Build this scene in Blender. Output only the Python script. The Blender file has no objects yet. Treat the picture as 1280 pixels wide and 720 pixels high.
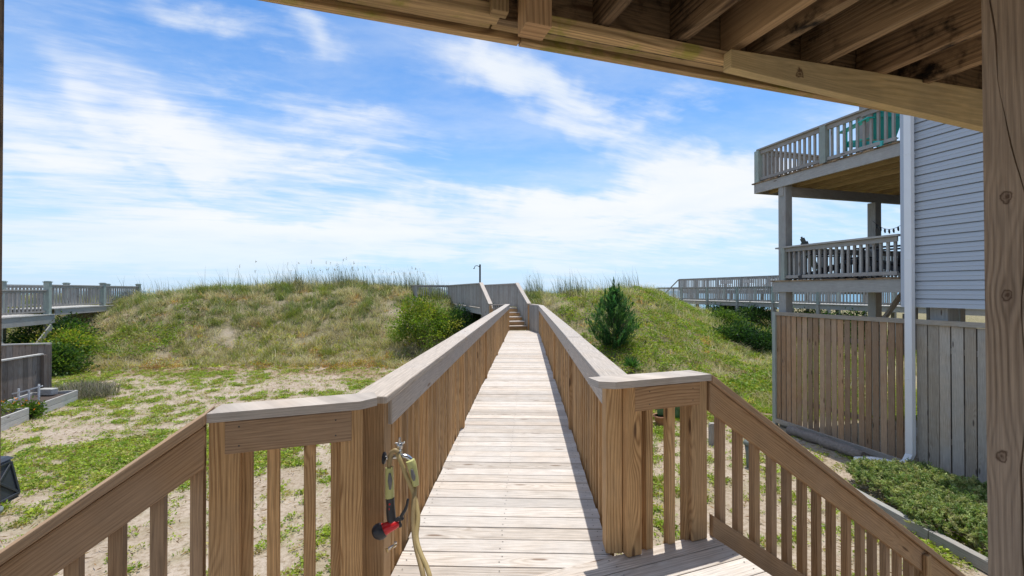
import bpy, math, random
import numpy as np
from mathutils import Vector, Matrix

random.seed(7)
rng = np.random.default_rng(11)
scene = bpy.context.scene
COL = scene.collection
ZE = 3.2                       # eye height above the yard; all z below are relative to the eye
F = 560.0                      # focal length in pixels of the 1280 px frame
HY = 363.5                     # horizon row

# ------------------------------------------------------------------ camera
cam_d = bpy.data.cameras.new("camera")
cam = bpy.data.objects.new("camera", cam_d)
COL.objects.link(cam)
cam_d.sensor_width = 36.0
cam_d.lens = 36.0 * F / 1280.0
cam_d.clip_start = 0.05
cam_d.clip_end = 30000
cam.location = (0, 0, ZE)
cam.rotation_euler = (math.radians(90 + 0.36), 0, 0)
scene.camera = cam

# ------------------------------------------------------------------ light + exposure
SUN = Vector((0.062, 0.215, 1.0)).normalized()
SUN_EL = math.asin(SUN.z)
SUN_AZ = math.atan2(SUN.x, SUN.y)
sun_d = bpy.data.lights.new("sun", 'SUN')
sun_d.energy = 2.75
sun_d.angle = math.radians(0.53)
sun_d.color = (1.0, 0.965, 0.9)
sun = bpy.data.objects.new("sun", sun_d)
COL.objects.link(sun)
sun.rotation_euler = SUN.to_track_quat('Z', 'Y').to_euler()
sun.location = (0, 0, 40)

vs = scene.view_settings
vs.view_transform = 'Standard'
vs.look = 'None'
vs.gamma = 1.0
vs.use_curve_mapping = False
vs.exposure = 0.68
scene.cycles.use_denoising = True
scene.cycles.max_bounces = 6
scene.cycles.diffuse_bounces = 4
scene.cycles.transparent_max_bounces = 6
scene.cycles.caustics_reflective = False
scene.cycles.caustics_refractive = False


# ------------------------------------------------------------------ node helper
class NT:
    def __init__(self, tree):
        self.t = tree
        self.n = tree.nodes
        self.l = tree.links

    def new(self, kind, **kw):
        nd = self.n.new(kind)
        for k, v in kw.items():
            setattr(nd, k, v)
        return nd

    def put(self, sock, val):
        if val is None:
            return
        if isinstance(val, bpy.types.NodeSocket):
            self.l.new(val, sock)
        else:
            if hasattr(sock.default_value, '__len__') and hasattr(val, '__len__') and len(sock.default_value) == 4 and len(val) == 3:
                val = (*val, 1.0)
            sock.default_value = val

    def m(self, op, a, b=None, c=None, clamp=False):
        nd = self.new('ShaderNodeMath', operation=op, use_clamp=clamp)
        self.put(nd.inputs[0], a)
        self.put(nd.inputs[1], b)
        self.put(nd.inputs[2], c)
        return nd.outputs[0]

    def mix(self, fac, a, b, blend='MIX'):
        nd = self.new('ShaderNodeMix', data_type='RGBA', blend_type=blend)
        self.put(nd.inputs[0], fac)
        self.put(nd.inputs[6], a)
        self.put(nd.inputs[7], b)
        return nd.outputs[2]

    def xyz(self, v):
        nd = self.new('ShaderNodeSeparateXYZ')
        self.put(nd.inputs[0], v)
        return nd.outputs

    def comb(self, x, y, z=0.0):
        nd = self.new('ShaderNodeCombineXYZ')
        self.put(nd.inputs[0], x)
        self.put(nd.inputs[1], y)
        self.put(nd.inputs[2], z)
        return nd.outputs[0]

    def noise(self, vec, scale=1.0, detail=3.0, rough=0.5, dim='3D', dist=0.0):
        nd = self.new('ShaderNodeTexNoise', noise_dimensions=dim)
        self.put(nd.inputs['Vector'], vec)
        nd.inputs['Scale'].default_value = scale
        nd.inputs['Detail'].default_value = detail
        nd.inputs['Roughness'].default_value = rough
        nd.inputs['Distortion'].default_value = dist
        return nd.outputs[0]

    def ss(self, x, lo, hi, a=0.0, b=1.0):
        nd = self.new('ShaderNodeMapRange', interpolation_type='SMOOTHSTEP')
        self.put(nd.inputs[0], x)
        nd.inputs[1].default_value = lo
        nd.inputs[2].default_value = hi
        nd.inputs[3].default_value = a
        nd.inputs[4].default_value = b
        return nd.outputs[0]

    def attr(self, name):
        return self.new('ShaderNodeAttribute', attribute_name=name).outputs


# ------------------------------------------------------------------ sky
world = bpy.data.worlds.new("World")
scene.world = world
world.use_nodes = True
wt = NT(world.node_tree)
wt.n.clear()
w_out = wt.new('ShaderNodeOutputWorld')
bg = wt.new('ShaderNodeBackground')
sky = wt.new('ShaderNodeTexSky', sky_type='NISHITA')
sky.sun_disc = False
sky.sun_elevation = SUN_EL
sky.sun_rotation = SUN_AZ
sky.altitude = 5.0
sky.air_density = 1.0
sky.dust_density = 0.4
sky.ozone_density = 1.5
SKY_STR = 0.105
CLOUD = 5.9
SKY_SAT = 1.15
SKY_TINT = (0.70, 0.95, 1.12)
HORIZON = (3.45, 4.6, 6.35)


def build_sky():
    t = wt
    d = t.new('ShaderNodeTexCoord').outputs['Generated']
    x, y, z = t.xyz(d)[:3]
    ya = t.m('MAXIMUM', t.m('ABSOLUTE', y), 0.12)
    u = t.m('DIVIDE', x, ya)                       # tangent-plane bearing
    w = t.m('DIVIDE', z, ya)
    # high cirrus: warped, stretched noise on a cloud sheet over the viewer
    zs = t.m('ADD', t.m('MAXIMUM', z, 0.0), 0.10)
    cx = t.m('DIVIDE', x, zs)
    cy = t.m('DIVIDE', y, zs)
    sheet = t.comb(cx, cy, 0.0)
    rot = t.new('ShaderNodeVectorRotate', rotation_type='Z_AXIS')
    t.put(rot.inputs['Vector'], sheet)
    rot.inputs['Angle'].default_value = math.radians(-24)
    sx, sy, _ = t.xyz(rot.outputs[0])[:3]
    warp = t.noise(t.comb(sx, sy), 0.55, 3.0, 0.55)
    wv = t.m('MULTIPLY', t.m('SUBTRACT', warp, 0.5), 1.6)
    fib = t.noise(t.comb(t.m('ADD', t.m('MULTIPLY', sx, 0.6), wv), t.m('ADD', t.m('MULTIPLY', sy, 1.5), wv), 3.1), 1.5, 9.0, 0.66)
    puf = t.noise(t.comb(t.m('ADD', t.m('MULTIPLY', cx, 0.9), wv), cy, 9.7), 1.1, 7.0, 0.6)
    rip = t.noise(t.comb(t.m('MULTIPLY', sx, 1.5), t.m('MULTIPLY', sy, 6.0), 5.0), 1.6, 4.0, 0.6)
    wob = t.m('MULTIPLY', t.m('SUBTRACT', t.noise(d, 4.0, 4.0, 0.6), 0.5), 0.34)
    wob2 = t.m('MULTIPLY', t.m('SUBTRACT', t.noise(t.comb(x, z, t.m('ADD', y, 4.0)), 4.0, 4.0, 0.6), 0.5), 0.24)
    uu = t.m('ADD', u, wob)
    ww = t.m('ADD', w, wob2)

    def blob(px, py, rx, ry, ang, amp):
        bu, bw = (px - 640) / F, (HY - py) / F
        ca, sa = math.cos(math.radians(ang)), math.sin(math.radians(ang))
        du = t.m('SUBTRACT', uu, bu)
        dw = t.m('SUBTRACT', ww, bw)
        a = t.m('ADD', t.m('MULTIPLY', du, ca * F / rx), t.m('MULTIPLY', dw, sa * F / rx))
        b = t.m('ADD', t.m('MULTIPLY', du, -sa * F / ry), t.m('MULTIPLY', dw, ca * F / ry))
        e = t.m('ADD', t.m('MULTIPLY', a, a), t.m('MULTIPLY', b, b))
        g = t.m('EXPONENT', t.m('MULTIPLY', e, -1.0))
        return t.m('MULTIPLY', g, amp)
    # where the cloud banks stand in the sky: centre, radii, tilt, amount
    blobs = [(150, 235, 300, 62, -20, .62), (300, 195, 200, 44, -10, .52), (440, 162, 100, 24, -4, .42), (90, 300, 320, 50, 0, .55),
             (560, 280, 340, 28, 3, .52), (830, 200, 130, 42, -22, .66), (590, 85, 80, 34, -20, .58), (690, 125, 120, 30, -32, .60),
             (900, 215, 90, 30, -5, .55), (960, 285, 340, 36, 3, .48), (375, 40, 90, 28, -32, .75), (240, 25, 180, 26, -25, .50),
             (870, 130, 70, 30, -20, .52), (320, 310, 420, 34, 0, .5), (740, 262, 260, 24, 3, .5), (1060, 240, 200, 30, 0, .35),
             (90, 100, 90, 22, -50, .48), (190, 140, 120, 24, -35, .45), (560, 250, 120, 18, 8, .35), (560, 320, 500, 18, 0, .3), (30, 180, 90, 40, -30, .35)]
    holes = [(450, 112, 130, 26, -14, .42), (620, 190, 100, 30, -14, .40), (885, 155, 44, 14, -40, .30), (20, 50, 70, 40, 0, .25),
             (200, 220, 60, 8, -30, .28), (680, 185, 70, 22, -25, .28), (930, 185, 60, 20, -15, .2), (640, 348, 700, 9, 0, .25)]
    dens = None
    for b in blobs:
        g = blob(*b)
        dens = g if dens is None else t.m('ADD', dens, g)
    for b in holes:
        dens = t.m('SUBTRACT', dens, blob(*b))
    tex = t.m('ADD', t.m('MULTIPLY', t.m('SUBTRACT', fib, 0.5), 2.1), t.m('MULTIPLY', t.m('SUBTRACT', puf, 0.5), 1.6))
    tex = t.m('ADD', tex, t.m('MULTIPLY', t.m('SUBTRACT', rip, 0.5), 1.0))
    cov = t.m('ADD', dens, tex)
    cov = t.ss(cov, -0.02, 1.15)
    veil_fill = t.m('MULTIPLY', t.m('ADD', t.ss(t.noise(t.comb(cx, t.m('MULTIPLY', cy, 1.7), 2.0), 0.9, 7.0, 0.62), 0.34, 0.78), t.m('MULTIPLY', t.ss(z, 0.62, 0.85), 1.2)), 0.40)  # thin cirrus, plus an unseen thicker veil overhead added to lift the fill light
    cov = t.m('ADD', cov, t.m('MULTIPLY', veil_fill, t.m('SUBTRACT', 1.0, cov)))
    low = t.ss(z, -0.02, 0.16, 0.32, 1.0)            # banks thin out in the bluish air above the sea
    cov = t.m('MULTIPLY', t.m('MULTIPLY', cov, low), 0.92, clamp=True)
    # clean marine blue for the clear air, paler towards the sea
    hs = t.new('ShaderNodeHueSaturation')
    hs.inputs['Saturation'].default_value = SKY_SAT
    t.put(hs.inputs['Color'], sky.outputs[0])
    clear = t.mix(1.0, hs.outputs[0], SKY_TINT, 'MULTIPLY')
    haze = t.ss(z, 0.0, 0.42, 1.0, 0.0)
    clear = t.mix(t.m('MULTIPLY', haze, 0.78), clear, HORIZON)
    cl = t.mix(t.ss(puf, 0.3, 0.7), (CLOUD * 0.88, CLOUD * 0.94, CLOUD * 1.0), (CLOUD * 1.0, CLOUD * 1.01, CLOUD * 1.03))
    c = t.mix(cov, clear, cl)
    t.put(bg.inputs['Color'], c)
    bg.inputs['Strength'].default_value = SKY_STR
    t.l.new(bg.outputs[0], w_out.inputs[0])


build_sky()


# ------------------------------------------------------------------ object helpers
ORIG = {}


def thing(name, label, cat, loc=(0, 0, -3.2), group=None):
    o = bpy.data.objects.new(name, None)
    o.empty_display_size = 0.2
    COL.objects.link(o)
    o.location = (loc[0], loc[1], loc[2] + ZE)
    o['label'] = label
    o['category'] = cat
    if group:
        o['group'] = group
    ORIG[o.name] = Vector(loc)
    return o


def tag(o, label, cat, group=None):
    o['label'] = label
    o['category'] = cat
    if group:
        o['group'] = group
    return o


def dup(o, parent=None, loc=None, rotz=None, label=None):
    c = o.copy()
    COL.objects.link(c)
    if parent is not None:
        c.parent = parent
    if loc is not None:
        c.location = (loc[0], loc[1], loc[2] + ZE)
    if rotz is not None:
        c.rotation_euler = (0, 0, rotz)
    if label:
        c['label'] = label
    for ch in list(o.children):
        dup(ch, c)
    return c


class MB:
    """collects boards, tubes and lathes; build() links them as one mesh object"""

    def __init__(self):
        self.v, self.f, self.uv, self.t, self.sm = [], [], [], [], []
        self.uvo = None

    def _t(self):
        return (random.random(), random.random(), random.random(), 1.0)

    def hexa(self, p, tint=None, flip=False):
        p = [Vector(q) for q in p]
        # outward winding
        c = sum(p, Vector()) / 8
        n = (p[1] - p[0]).cross(p[3] - p[0])
        if n.dot(p[4] - p[0]) > 0:
            pass
        else:
            p = [p[3], p[2], p[1], p[0], p[7], p[6], p[5], p[4]]
        b = len(self.v)
        self.v += p
        tint = tint or self._t()
        self.t += [tint] * 8
        L = (sum(p[4:], Vector()) - sum(p[:4], Vector())).length / 4
        ou, ov = self.uvo or (random.random() * 37, random.random() * 91)
        per = [0]
        for i in range(4):
            per.append(per[-1] + (p[(i + 1) % 4] - p[i]).length)
        for i in range(4):
            j = (i + 1) % 4
            self.f.append((b + i, b + j, b + 4 + j, b + 4 + i))
            self.uv += [(ou, ov + per[i]), (ou, ov + per[i + 1]), (ou + L, ov + per[i + 1]), (ou + L, ov + per[i])]
            self.sm.append(False)
        w, h = per[1], per[2] - per[1]
        for ring in ((3, 2, 1, 0), (4, 5, 6, 7)):
            self.f.append(tuple(b + i for i in ring))
            self.uv += [(ou, ov), (ou + w * .3, ov), (ou + w * .3, ov + h), (ou, ov + h)]
            self.sm.append(False)

    def board(self, p0, p1, w, t, up=(0, 0, 1), tint=None):
        p0, p1, up = Vector(p0), Vector(p1), Vector(up)
        d = (p1 - p0).normalized()
        s = d.cross(up)
        if s.length < 1e-4:
            s = d.cross(Vector((1, 0, 0)))
        s.normalize()
        u = s.cross(d).normalized()
        r = [-s * w / 2 - u * t / 2, s * w / 2 - u * t / 2, s * w / 2 + u * t / 2, -s * w / 2 + u * t / 2]
        self.hexa([p0 + q for q in r] + [p1 + q for q in r], tint)

    def post(self, x, y, z0, z1, w, d=None, dirv=(0, 1), tint=None):
        """upright board: w across, d along dirv"""
        d = d or w
        a = Vector((dirv[0], dirv[1], 0)).normalized()
        self.board((x, y, z0), (x, y, z1), w, d, up=a, tint=tint)

    def poly(self, pts, tint=None, uvs=None):
        b = len(self.v)
        pts = [Vector(q) for q in pts]
        self.v += pts
        tint = tint or self._t()
        self.t += [tint] * len(pts)
        self.f.append(tuple(range(b, b + len(pts))))
        if uvs is None:
            uvs = [(q.x * .7 + q.y * .7, q.z) for q in pts]
        self.uv += uvs
        self.sm.append(False)

    def prism(self, pts, off, tint=None):
        """closed outline extruded by vector off"""
        off = Vector(off)
        tint = tint or self._t()
        a = [Vector(q) for q in pts]
        b = [q + off for q in a]
        n = len(a)
        self.poly(a[::-1], tint)
        self.poly(b, tint)
        for i in range(n):
            j = (i + 1) % n
            self.poly([a[i], a[j], b[j], b[i]], tint)

    def tube(self, pts, r, n=8, tint=None, smooth=True, cap=True):
        pts = [Vector(q) for q in pts]
        rs = r if hasattr(r, '__len__') else [r] * len(pts)
        tint = tint or self._t()
        b = len(self.v)
        ref = None
        L = 0
        ls = []
        for i, q in enumerate(pts):
            d = (pts[min(i + 1, len(pts) - 1)] - pts[max(i - 1, 0)]).normalized()
            if ref is None:
                ref = d.cross(Vector((0.31, 0.52, 0.79))).normalized()
            s = (ref - d * ref.dot(d)).normalized()
            ref = s
            t = d.cross(s)
            for k in range(n):
                a = 2 * math.pi * k / n
                self.v.append(q + (s * math.cos(a) + t * math.sin(a)) * rs[i])
                self.t.append(tint)
            if i:
                L += (q - pts[i - 1]).length
            ls.append(L)
        for i in range(len(pts) - 1):
            for k in range(n):
                k2 = (k + 1) % n
                self.f.append((b + i * n + k, b + i * n + k2, b + (i + 1) * n + k2, b + (i + 1) * n + k))
                c = 6.28 * rs[i]
                self.uv += [(ls[i], k / n * c), (ls[i], (k + 1) / n * c), (ls[i + 1], (k + 1) / n * c), (ls[i + 1], k / n * c)]
                self.sm.append(smooth)
        if cap:
            for ring, rev in ((0, True), (len(pts) - 1, False)):
                idx = [b + ring * n + k for k in range(n)]
                self.f.append(tuple(idx[::-1] if rev else idx))
                self.uv += [(0, 0)] * n
                self.sm.append(False)

    def blob(self, c, r, n=10, m=7, tint=None):
        """ellipsoid"""
        c = Vector(c)
        tint = tint or self._t()
        b = len(self.v)
        for i in range(m + 1):
            th = math.pi * i / m
            for k in range(n):
                a = 2 * math.pi * k / n
                self.v.append(c + Vector((r[0] * math.sin(th) * math.cos(a), r[1] * math.sin(th) * math.sin(a), -r[2] * math.cos(th))))
                self.t.append(tint)
        for i in range(m):
            for k in range(n):
                k2 = (k + 1) % n
                self.f.append((b + i * n + k, b + i * n + k2, b + (i + 1) * n + k2, b + (i + 1) * n + k))
                self.uv += [(0, 0)] * 4
                self.sm.append(True)

    def build(self, name, mat, parent=None, bevel=0.0, loc=None, kind=None):
        if parent is not None:
            o0 = ORIG[parent.name]
        else:
            if loc is None:
                xs = [q.x for q in self.v]
                ys = [q.y for q in self.v]
                loc = ((min(xs) + max(xs)) / 2, (min(ys) + max(ys)) / 2, min(q.z for q in self.v))
            o0 = Vector(loc)
        me = bpy.data.meshes.new(name)
        me.from_pydata([tuple(q - o0) for q in self.v], [], self.f)
        uvl = me.uv_layers.new(name='UVMap')
        uvl.data.foreach_set('uv', np.array(self.uv, dtype=np.float32).ravel())
        ca = me.color_attributes.new('tint', 'FLOAT_COLOR', 'POINT')
        ca.data.foreach_set('color', np.array(self.t, dtype=np.float32).ravel())
        me.polygons.foreach_set('use_smooth', self.sm)
        me.materials.append(mat)
        me.update()
        o = bpy.data.objects.new(name, me)
        COL.objects.link(o)
        ORIG[o.name] = o0
        if parent is not None:
            o.parent = parent
        else:
            o.location = (o0.x, o0.y, o0.z + ZE)
        if bevel:
            md = o.modifiers.new('edge', 'BEVEL')
            md.width = bevel
            md.segments = 2
            md.limit_method = 'ANGLE'
            md.angle_limit = math.radians(50)
        if kind:
            o['kind'] = kind
        return o


def mesh_np(name, verts, tris, cols, mat, parent=None, kind=None, loc=None, quads=False):
    """big leaf / grass mesh straight from arrays (eye coordinates)"""
    verts = np.asarray(verts, dtype=np.float32)
    tris = np.asarray(tris, dtype=np.int32)
    if parent is not None:
        o0 = ORIG[parent.name]
    else:
        o0 = Vector(loc) if loc is not None else Vector((0, 0, -3.2))
    me = bpy.data.meshes.new(name)
    nv, nf, k = len(verts), len(tris), tris.shape[1]
    me.vertices.add(nv)
    me.vertices.foreach_set('co', (verts - np.array(o0, dtype=np.float32)).ravel())
    me.loops.add(nf * k)
    me.loops.foreach_set('vertex_index', tris.ravel())
    me.polygons.add(nf)
    me.polygons.foreach_set('loop_start', np.arange(0, nf * k, k, dtype=np.int32))
    me.update(calc_edges=True)
    ca = me.color_attributes.new('tint', 'FLOAT_COLOR', 'POINT')
    c4 = np.ones((nv, 4), dtype=np.float32)
    c4[:, :3] = cols
    ca.data.foreach_set('color', c4.ravel())
    me.materials.append(mat)
    o = bpy.data.objects.new(name, me)
    COL.objects.link(o)
    ORIG[o.name] = o0
    if parent is not None:
        o.parent = parent
    else:
        o.location = (o0.x, o0.y, o0.z + ZE)
    if kind:
        o['kind'] = kind
    return o


def P(px, py, Y):
    """world point (eye coordinates) seen at a pixel of the 1280x720 photo at depth Y"""
    return Vector(((px - 640) / F * Y, Y, (HY - py) / F * Y))


# ------------------------------------------------------------------ materials
def new_mat(name):
    m = bpy.data.materials.new(name)
    m.use_nodes = True
    t = NT(m.node_tree)
    t.n.clear()
    out = t.new('ShaderNodeOutputMaterial')
    bs = t.new('ShaderNodeBsdfPrincipled')
    t.l.new(bs.outputs[0], out.inputs[0])
    return m, t, bs, out


def wood(name, light, dark, rings=48, contrast=0.7, grey=None, greyamt=0.0, moss=None, mossamt=0.0, knots=0.5, kcol=(0.10, 0.05, 0.025),
         rough=0.8, vary=0.5, streak=0.5, extra=(), bump=0.25, hue=0.5):
    m, t, bs, out = new_mat(name)
    uv = t.new('ShaderNodeUVMap', uv_map='UVMap').outputs[0]
    U, V = t.xyz(uv)[:2]
    tr, tg, tb = t.xyz(t.attr('tint')[0])[:3]
    warp = t.noise(t.comb(t.m('MULTIPLY', U, 0.8), t.m('MULTIPLY', V, 6.0)), 1.0, 2.0, 0.5, '2D')
    phase = t.m('ADD', t.m('MULTIPLY', V, rings), t.m('MULTIPLY', warp, 5.5))
    kcore = None
    if knots > 0:
        vo = t.new('ShaderNodeTexVoronoi', voronoi_dimensions='2D', feature='F1')
        t.put(vo.inputs['Vector'], t.comb(t.m('MULTIPLY', U, 1.25), t.m('MULTIPLY', V, 6.0)))
        vo.inputs['Scale'].default_value = 1.0
        kd = vo.outputs['Distance']
        gate = t.m('LESS_THAN', t.xyz(vo.outputs['Color'])[0], knots)
        kcore = t.m('MULTIPLY', t.ss(kd, 0.035, 0.09, 1.0, 0.0), gate)
        bend = t.m('MULTIPLY', t.ss(kd, 0.0, 0.42, 1.0, 0.0), gate)
        phase = t.m('ADD', phase, t.m('MULTIPLY', bend, 3.2))
    for (eu, ev, er) in extra:
        du = t.m('MULTIPLY', t.m('SUBTRACT', U, eu), 1.0 / (er * 1.3))
        dv = t.m('MULTIPLY', t.m('SUBTRACT', V, ev), 1.0 / er)
        d2 = t.m('SQRT', t.m('ADD', t.m('MULTIPLY', du, du), t.m('MULTIPLY', dv, dv)))
        d2 = t.m('ADD', d2, t.m('MULTIPLY', t.m('SUBTRACT', t.noise(t.comb(t.m('MULTIPLY', U, 45.0), t.m('MULTIPLY', V, 70.0)), 1.0, 2.0, 0.5, '2D'), 0.5), 1.1))
        core = t.ss(d2, 0.7, 1.1, 1.0, 0.0)
        ring = t.m('MULTIPLY', t.m('MULTIPLY', t.m('ADD', t.m('SINE', t.m('MULTIPLY', d2, 11.0)), 1.0), 0.3), core)
        kk = t.m('MULTIPLY', core, t.m('ADD', 0.45, ring))
        kcore = kk if kcore is None else t.m('MAXIMUM', kcore, kk)
        du2 = t.m('MULTIPLY', du, 0.28)
        far = t.m('EXPONENT', t.m('MULTIPLY', t.m('ADD', t.m('MULTIPLY', du2, du2), t.m('MULTIPLY', t.m('ABSOLUTE', dv), 0.30)), -1.0))
        phase = t.m('SUBTRACT', phase, t.m('MULTIPLY', t.m('MULTIPLY', far, t.m('TANH', t.m('MULTIPLY', dv, 1.5))), rings * er * 1.5))
    s = t.m('ADD', t.m('MULTIPLY', t.m('SINE', t.m('MULTIPLY', phase, 6.283)), 0.5), 0.5)
    s = t.m('POWER', s, 1.8)
    patch = t.noise(t.comb(t.m('MULTIPLY', U, 1.6), t.m('MULTIPLY', V, 14.0)), 1.0, 3.0, 0.6, '2D')
    s = t.m('MULTIPLY', s, t.ss(patch, 0.25, 0.7, 0.35, 1.0))
    st = t.noise(t.comb(t.m('MULTIPLY', U, 5.0), t.m('MULTIPLY', V, 240.0)), 1.0, 4.0, 0.65, '2D')
    col = t.mix(t.m('MULTIPLY', s, contrast), light, dark)
    # board-to-board hue drift, tan to reddish
    col = t.mix(t.m('MULTIPLY', tb, hue * 0.5), col, t.mix(1.0, col, (1.0, 0.80, 0.62), 'MULTIPLY'))
    stv = t.m('ADD', 1.0, t.m('MULTIPLY', t.m('SUBTRACT', st, 0.5), streak * 1.6))
    obj = t.new('ShaderNodeTexCoord').outputs['Object']
    big = t.noise(obj, 2.3, 4.0, 0.6)
    if grey is not None:
        g = t.m('MULTIPLY', t.ss(t.m('ADD', big, t.m('MULTIPLY', t.m('SUBTRACT', tg, 0.5), 0.35)), 0.3, 0.72), greyamt, clamp=True)
        col = t.mix(g, col, grey)
    if moss is not None:
        mo = t.m('MULTIPLY', t.ss(t.noise(obj, 6.0, 5.0, 0.65), 0.5, 0.68), mossamt)
        col = t.mix(mo, col, moss)
    if kcore is not None:
        col = t.mix(t.m('MULTIPLY', kcore, 0.85), col, kcol)
    val = t.m('MULTIPLY', t.m('ADD', 1.0 - vary * 0.5, t.m('MULTIPLY', tr, vary)), stv)
    blot = t.m('ADD', 0.86, t.m('MULTIPLY', t.noise(obj, 9.0, 4.0, 0.6), 0.28))
    val = t.m('MULTIPLY', val, blot)
    cc = t.new('ShaderNodeCombineColor')
    for i in range(3):
        t.put(cc.inputs[i], val)
    col = t.mix(1.0, col, cc.outputs[0], 'MULTIPLY')
    t.put(bs.inputs['Base Color'], col)
    t.put(bs.inputs['Roughness'], t.m('ADD', rough - 0.1, t.m('MULTIPLY', st, 0.2)))
    bs.inputs['Specular IOR Level'].default_value = 0.25
    bp = t.new('ShaderNodeBump')
    bp.inputs['Strength'].default_value = bump
    bp.inputs['Distance'].default_value = 0.004
    t.put(bp.inputs['Height'], t.m('SUBTRACT', st, t.m('MULTIPLY', s, 0.5)))
    t.l.new(bp.outputs[0], bs.inputs['Normal'])
    return m


def plain(name, col, rough=0.5, metal=0.0, noise=0.12, nscale=12.0, spec=0.5, use_tint=False, coat=0.0):
    m, t, bs, out = new_mat(name)
    obj = t.new('ShaderNodeTexCoord').outputs['Object']
    n = t.noise(obj, nscale, 4.0, 0.6)
    k = t.m('ADD', 1.0 - noise, t.m('MULTIPLY', n, noise * 2))
    cc = t.new('ShaderNodeCombineColor')
    for i in range(3):
        t.put(cc.inputs[i], k)
    base = t.attr('tint')[0] if use_tint else col
    t.put(bs.inputs['Base Color'], t.mix(1.0, base, cc.outputs[0], 'MULTIPLY'))
    t.put(bs.inputs['Roughness'], t.m('ADD', rough - 0.08, t.m('MULTIPLY', n, 0.16)))
    bs.inputs['Metallic'].default_value = metal
    bs.inputs['Specular IOR Level'].default_value = spec
    return m


def leafmat(name, trans=0.35, rough=0.55):
    m, t, bs, out = new_mat(name)
    c = t.attr('tint')[0]
    t.put(bs.inputs['Base Color'], c)
    bs.inputs['Roughness'].default_value = rough
    bs.inputs['Specular IOR Level'].default_value = 0.3
    tr = t.new('ShaderNodeBsdfTranslucent')
    t.put(tr.inputs['Color'], t.mix(1.0, c, (1.1, 1.15, 0.6), 'MULTIPLY'))
    mx = t.new('ShaderNodeMixShader')
    mx.inputs[0].default_value = trans
    t.l.new(bs.outputs[0], mx.inputs[1])
    t.l.new(tr.outputs[0], mx.inputs[2])
    t.l.new(mx.outputs[0], out.inputs[0])
    return m


M = {}
M['deck'] = wood('bleached_decking', (0.57, 0.51, 0.45), (0.33, 0.265, 0.205), rings=40, contrast=0.65, grey=(0.56, 0.525, 0.49), greyamt=0.65,
                 knots=0.26, kcol=(0.18, 0.115, 0.075), vary=0.34, streak=0.8, hue=0.3)
M['cap'] = wood('bleached_rail_cap', (0.50, 0.435, 0.37), (0.33, 0.265, 0.205), rings=44, contrast=0.5, grey=(0.46, 0.42, 0.38), greyamt=0.6,
                knots=0.08, kcol=(0.25, 0.16, 0.10), vary=0.16, streak=0.75, hue=0.25)
M['brown'] = wood('brown_treated_pine', (0.52, 0.325, 0.155), (0.23, 0.115, 0.042), rings=56, contrast=0.75, grey=(0.40, 0.295, 0.19), greyamt=0.35,
                  knots=0.4, vary=0.42, streak=0.75)
M['brownrail'] = wood('weathered_brown_rail', (0.40, 0.255, 0.14), (0.19, 0.105, 0.05), rings=56, contrast=0.65, grey=(0.34, 0.255, 0.185),
                      greyamt=0.4, knots=0.24, vary=0.25, streak=0.65)
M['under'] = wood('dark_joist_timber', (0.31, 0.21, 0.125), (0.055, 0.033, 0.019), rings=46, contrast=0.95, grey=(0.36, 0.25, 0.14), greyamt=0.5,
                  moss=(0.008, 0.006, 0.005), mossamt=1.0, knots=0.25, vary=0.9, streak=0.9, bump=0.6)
M['beam'] = wood('mossy_beam_timber', (0.50, 0.35, 0.18), (0.16, 0.09, 0.04), rings=56, contrast=0.75, grey=(0.46, 0.34, 0.19), greyamt=0.5,
                 moss=(0.27, 0.25, 0.05), mossamt=0.85, knots=0.2, vary=0.6, streak=0.7)
M['nailer'] = wood('yellow_green_timber', (0.64, 0.51, 0.27), (0.40, 0.29, 0.13), rings=120, contrast=0.55, grey=(0.36, 0.30, 0.19), greyamt=0.5,
                   knots=0.0, extra=((0.31, 0.168, 0.016),), vary=0.05, streak=0.5)
M['grey'] = wood('silver_grey_timber', (0.37, 0.345, 0.315), (0.20, 0.175, 0.15), rings=40, contrast=0.5, grey=(0.40, 0.40, 0.375), greyamt=0.6,
                 knots=0.2, vary=0.3, streak=0.6, hue=0.2)
M['greygreen'] = wood('grey_green_timber', (0.34, 0.37, 0.33), (0.21, 0.225, 0.195), rings=36, contrast=0.5, grey=(0.33, 0.40, 0.35), greyamt=0.7,
                      knots=0.15, vary=0.25, streak=0.5, hue=0.1)
M['fencebrown'] = wood('brown_fence_board', (0.42, 0.265, 0.155), (0.22, 0.12, 0.06), rings=34, contrast=0.6, grey=(0.38, 0.285, 0.205), greyamt=0.5,
                       knots=0.5, kcol=(0.06, 0.03, 0.02), vary=0.5, streak=0.6)
M['fencegrey'] = wood('grey_fence_board', (0.44, 0.375, 0.295), (0.22, 0.175, 0.13), rings=40, contrast=0.6, grey=(0.38, 0.36, 0.325), greyamt=0.6,
                      knots=0.5, kcol=(0.08, 0.06, 0.05), vary=0.35, streak=0.6, hue=0.3)
M['oldfence'] = wood('old_dark_fence_board', (0.25, 0.205, 0.17), (0.11, 0.085, 0.07), rings=24, contrast=0.6, grey=(0.24, 0.235, 0.225), greyamt=0.6,
                     knots=0.2, vary=0.6, streak=0.7)
M['palegrey'] = wood('pale_grey_timber', (0.50, 0.48, 0.44), (0.30, 0.275, 0.25), rings=26, contrast=0.5, grey=(0.46, 0.46, 0.44), greyamt=0.6,
                     knots=0.2, vary=0.3, streak=0.7, hue=0.1)
M['deckunder'] = wood('ochre_deck_joists', (0.50, 0.38, 0.19), (0.28, 0.18, 0.08), rings=30, contrast=0.6, vary=1.3, streak=0.6, knots=0.2)
M['siding'] = plain('vinyl_siding', (0.45, 0.48, 0.515), 0.45, noise=0.03, nscale=1.5)
M['white'] = plain('white_painted_metal', (0.80, 0.80, 0.80), 0.4, noise=0.05, nscale=4)
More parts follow.
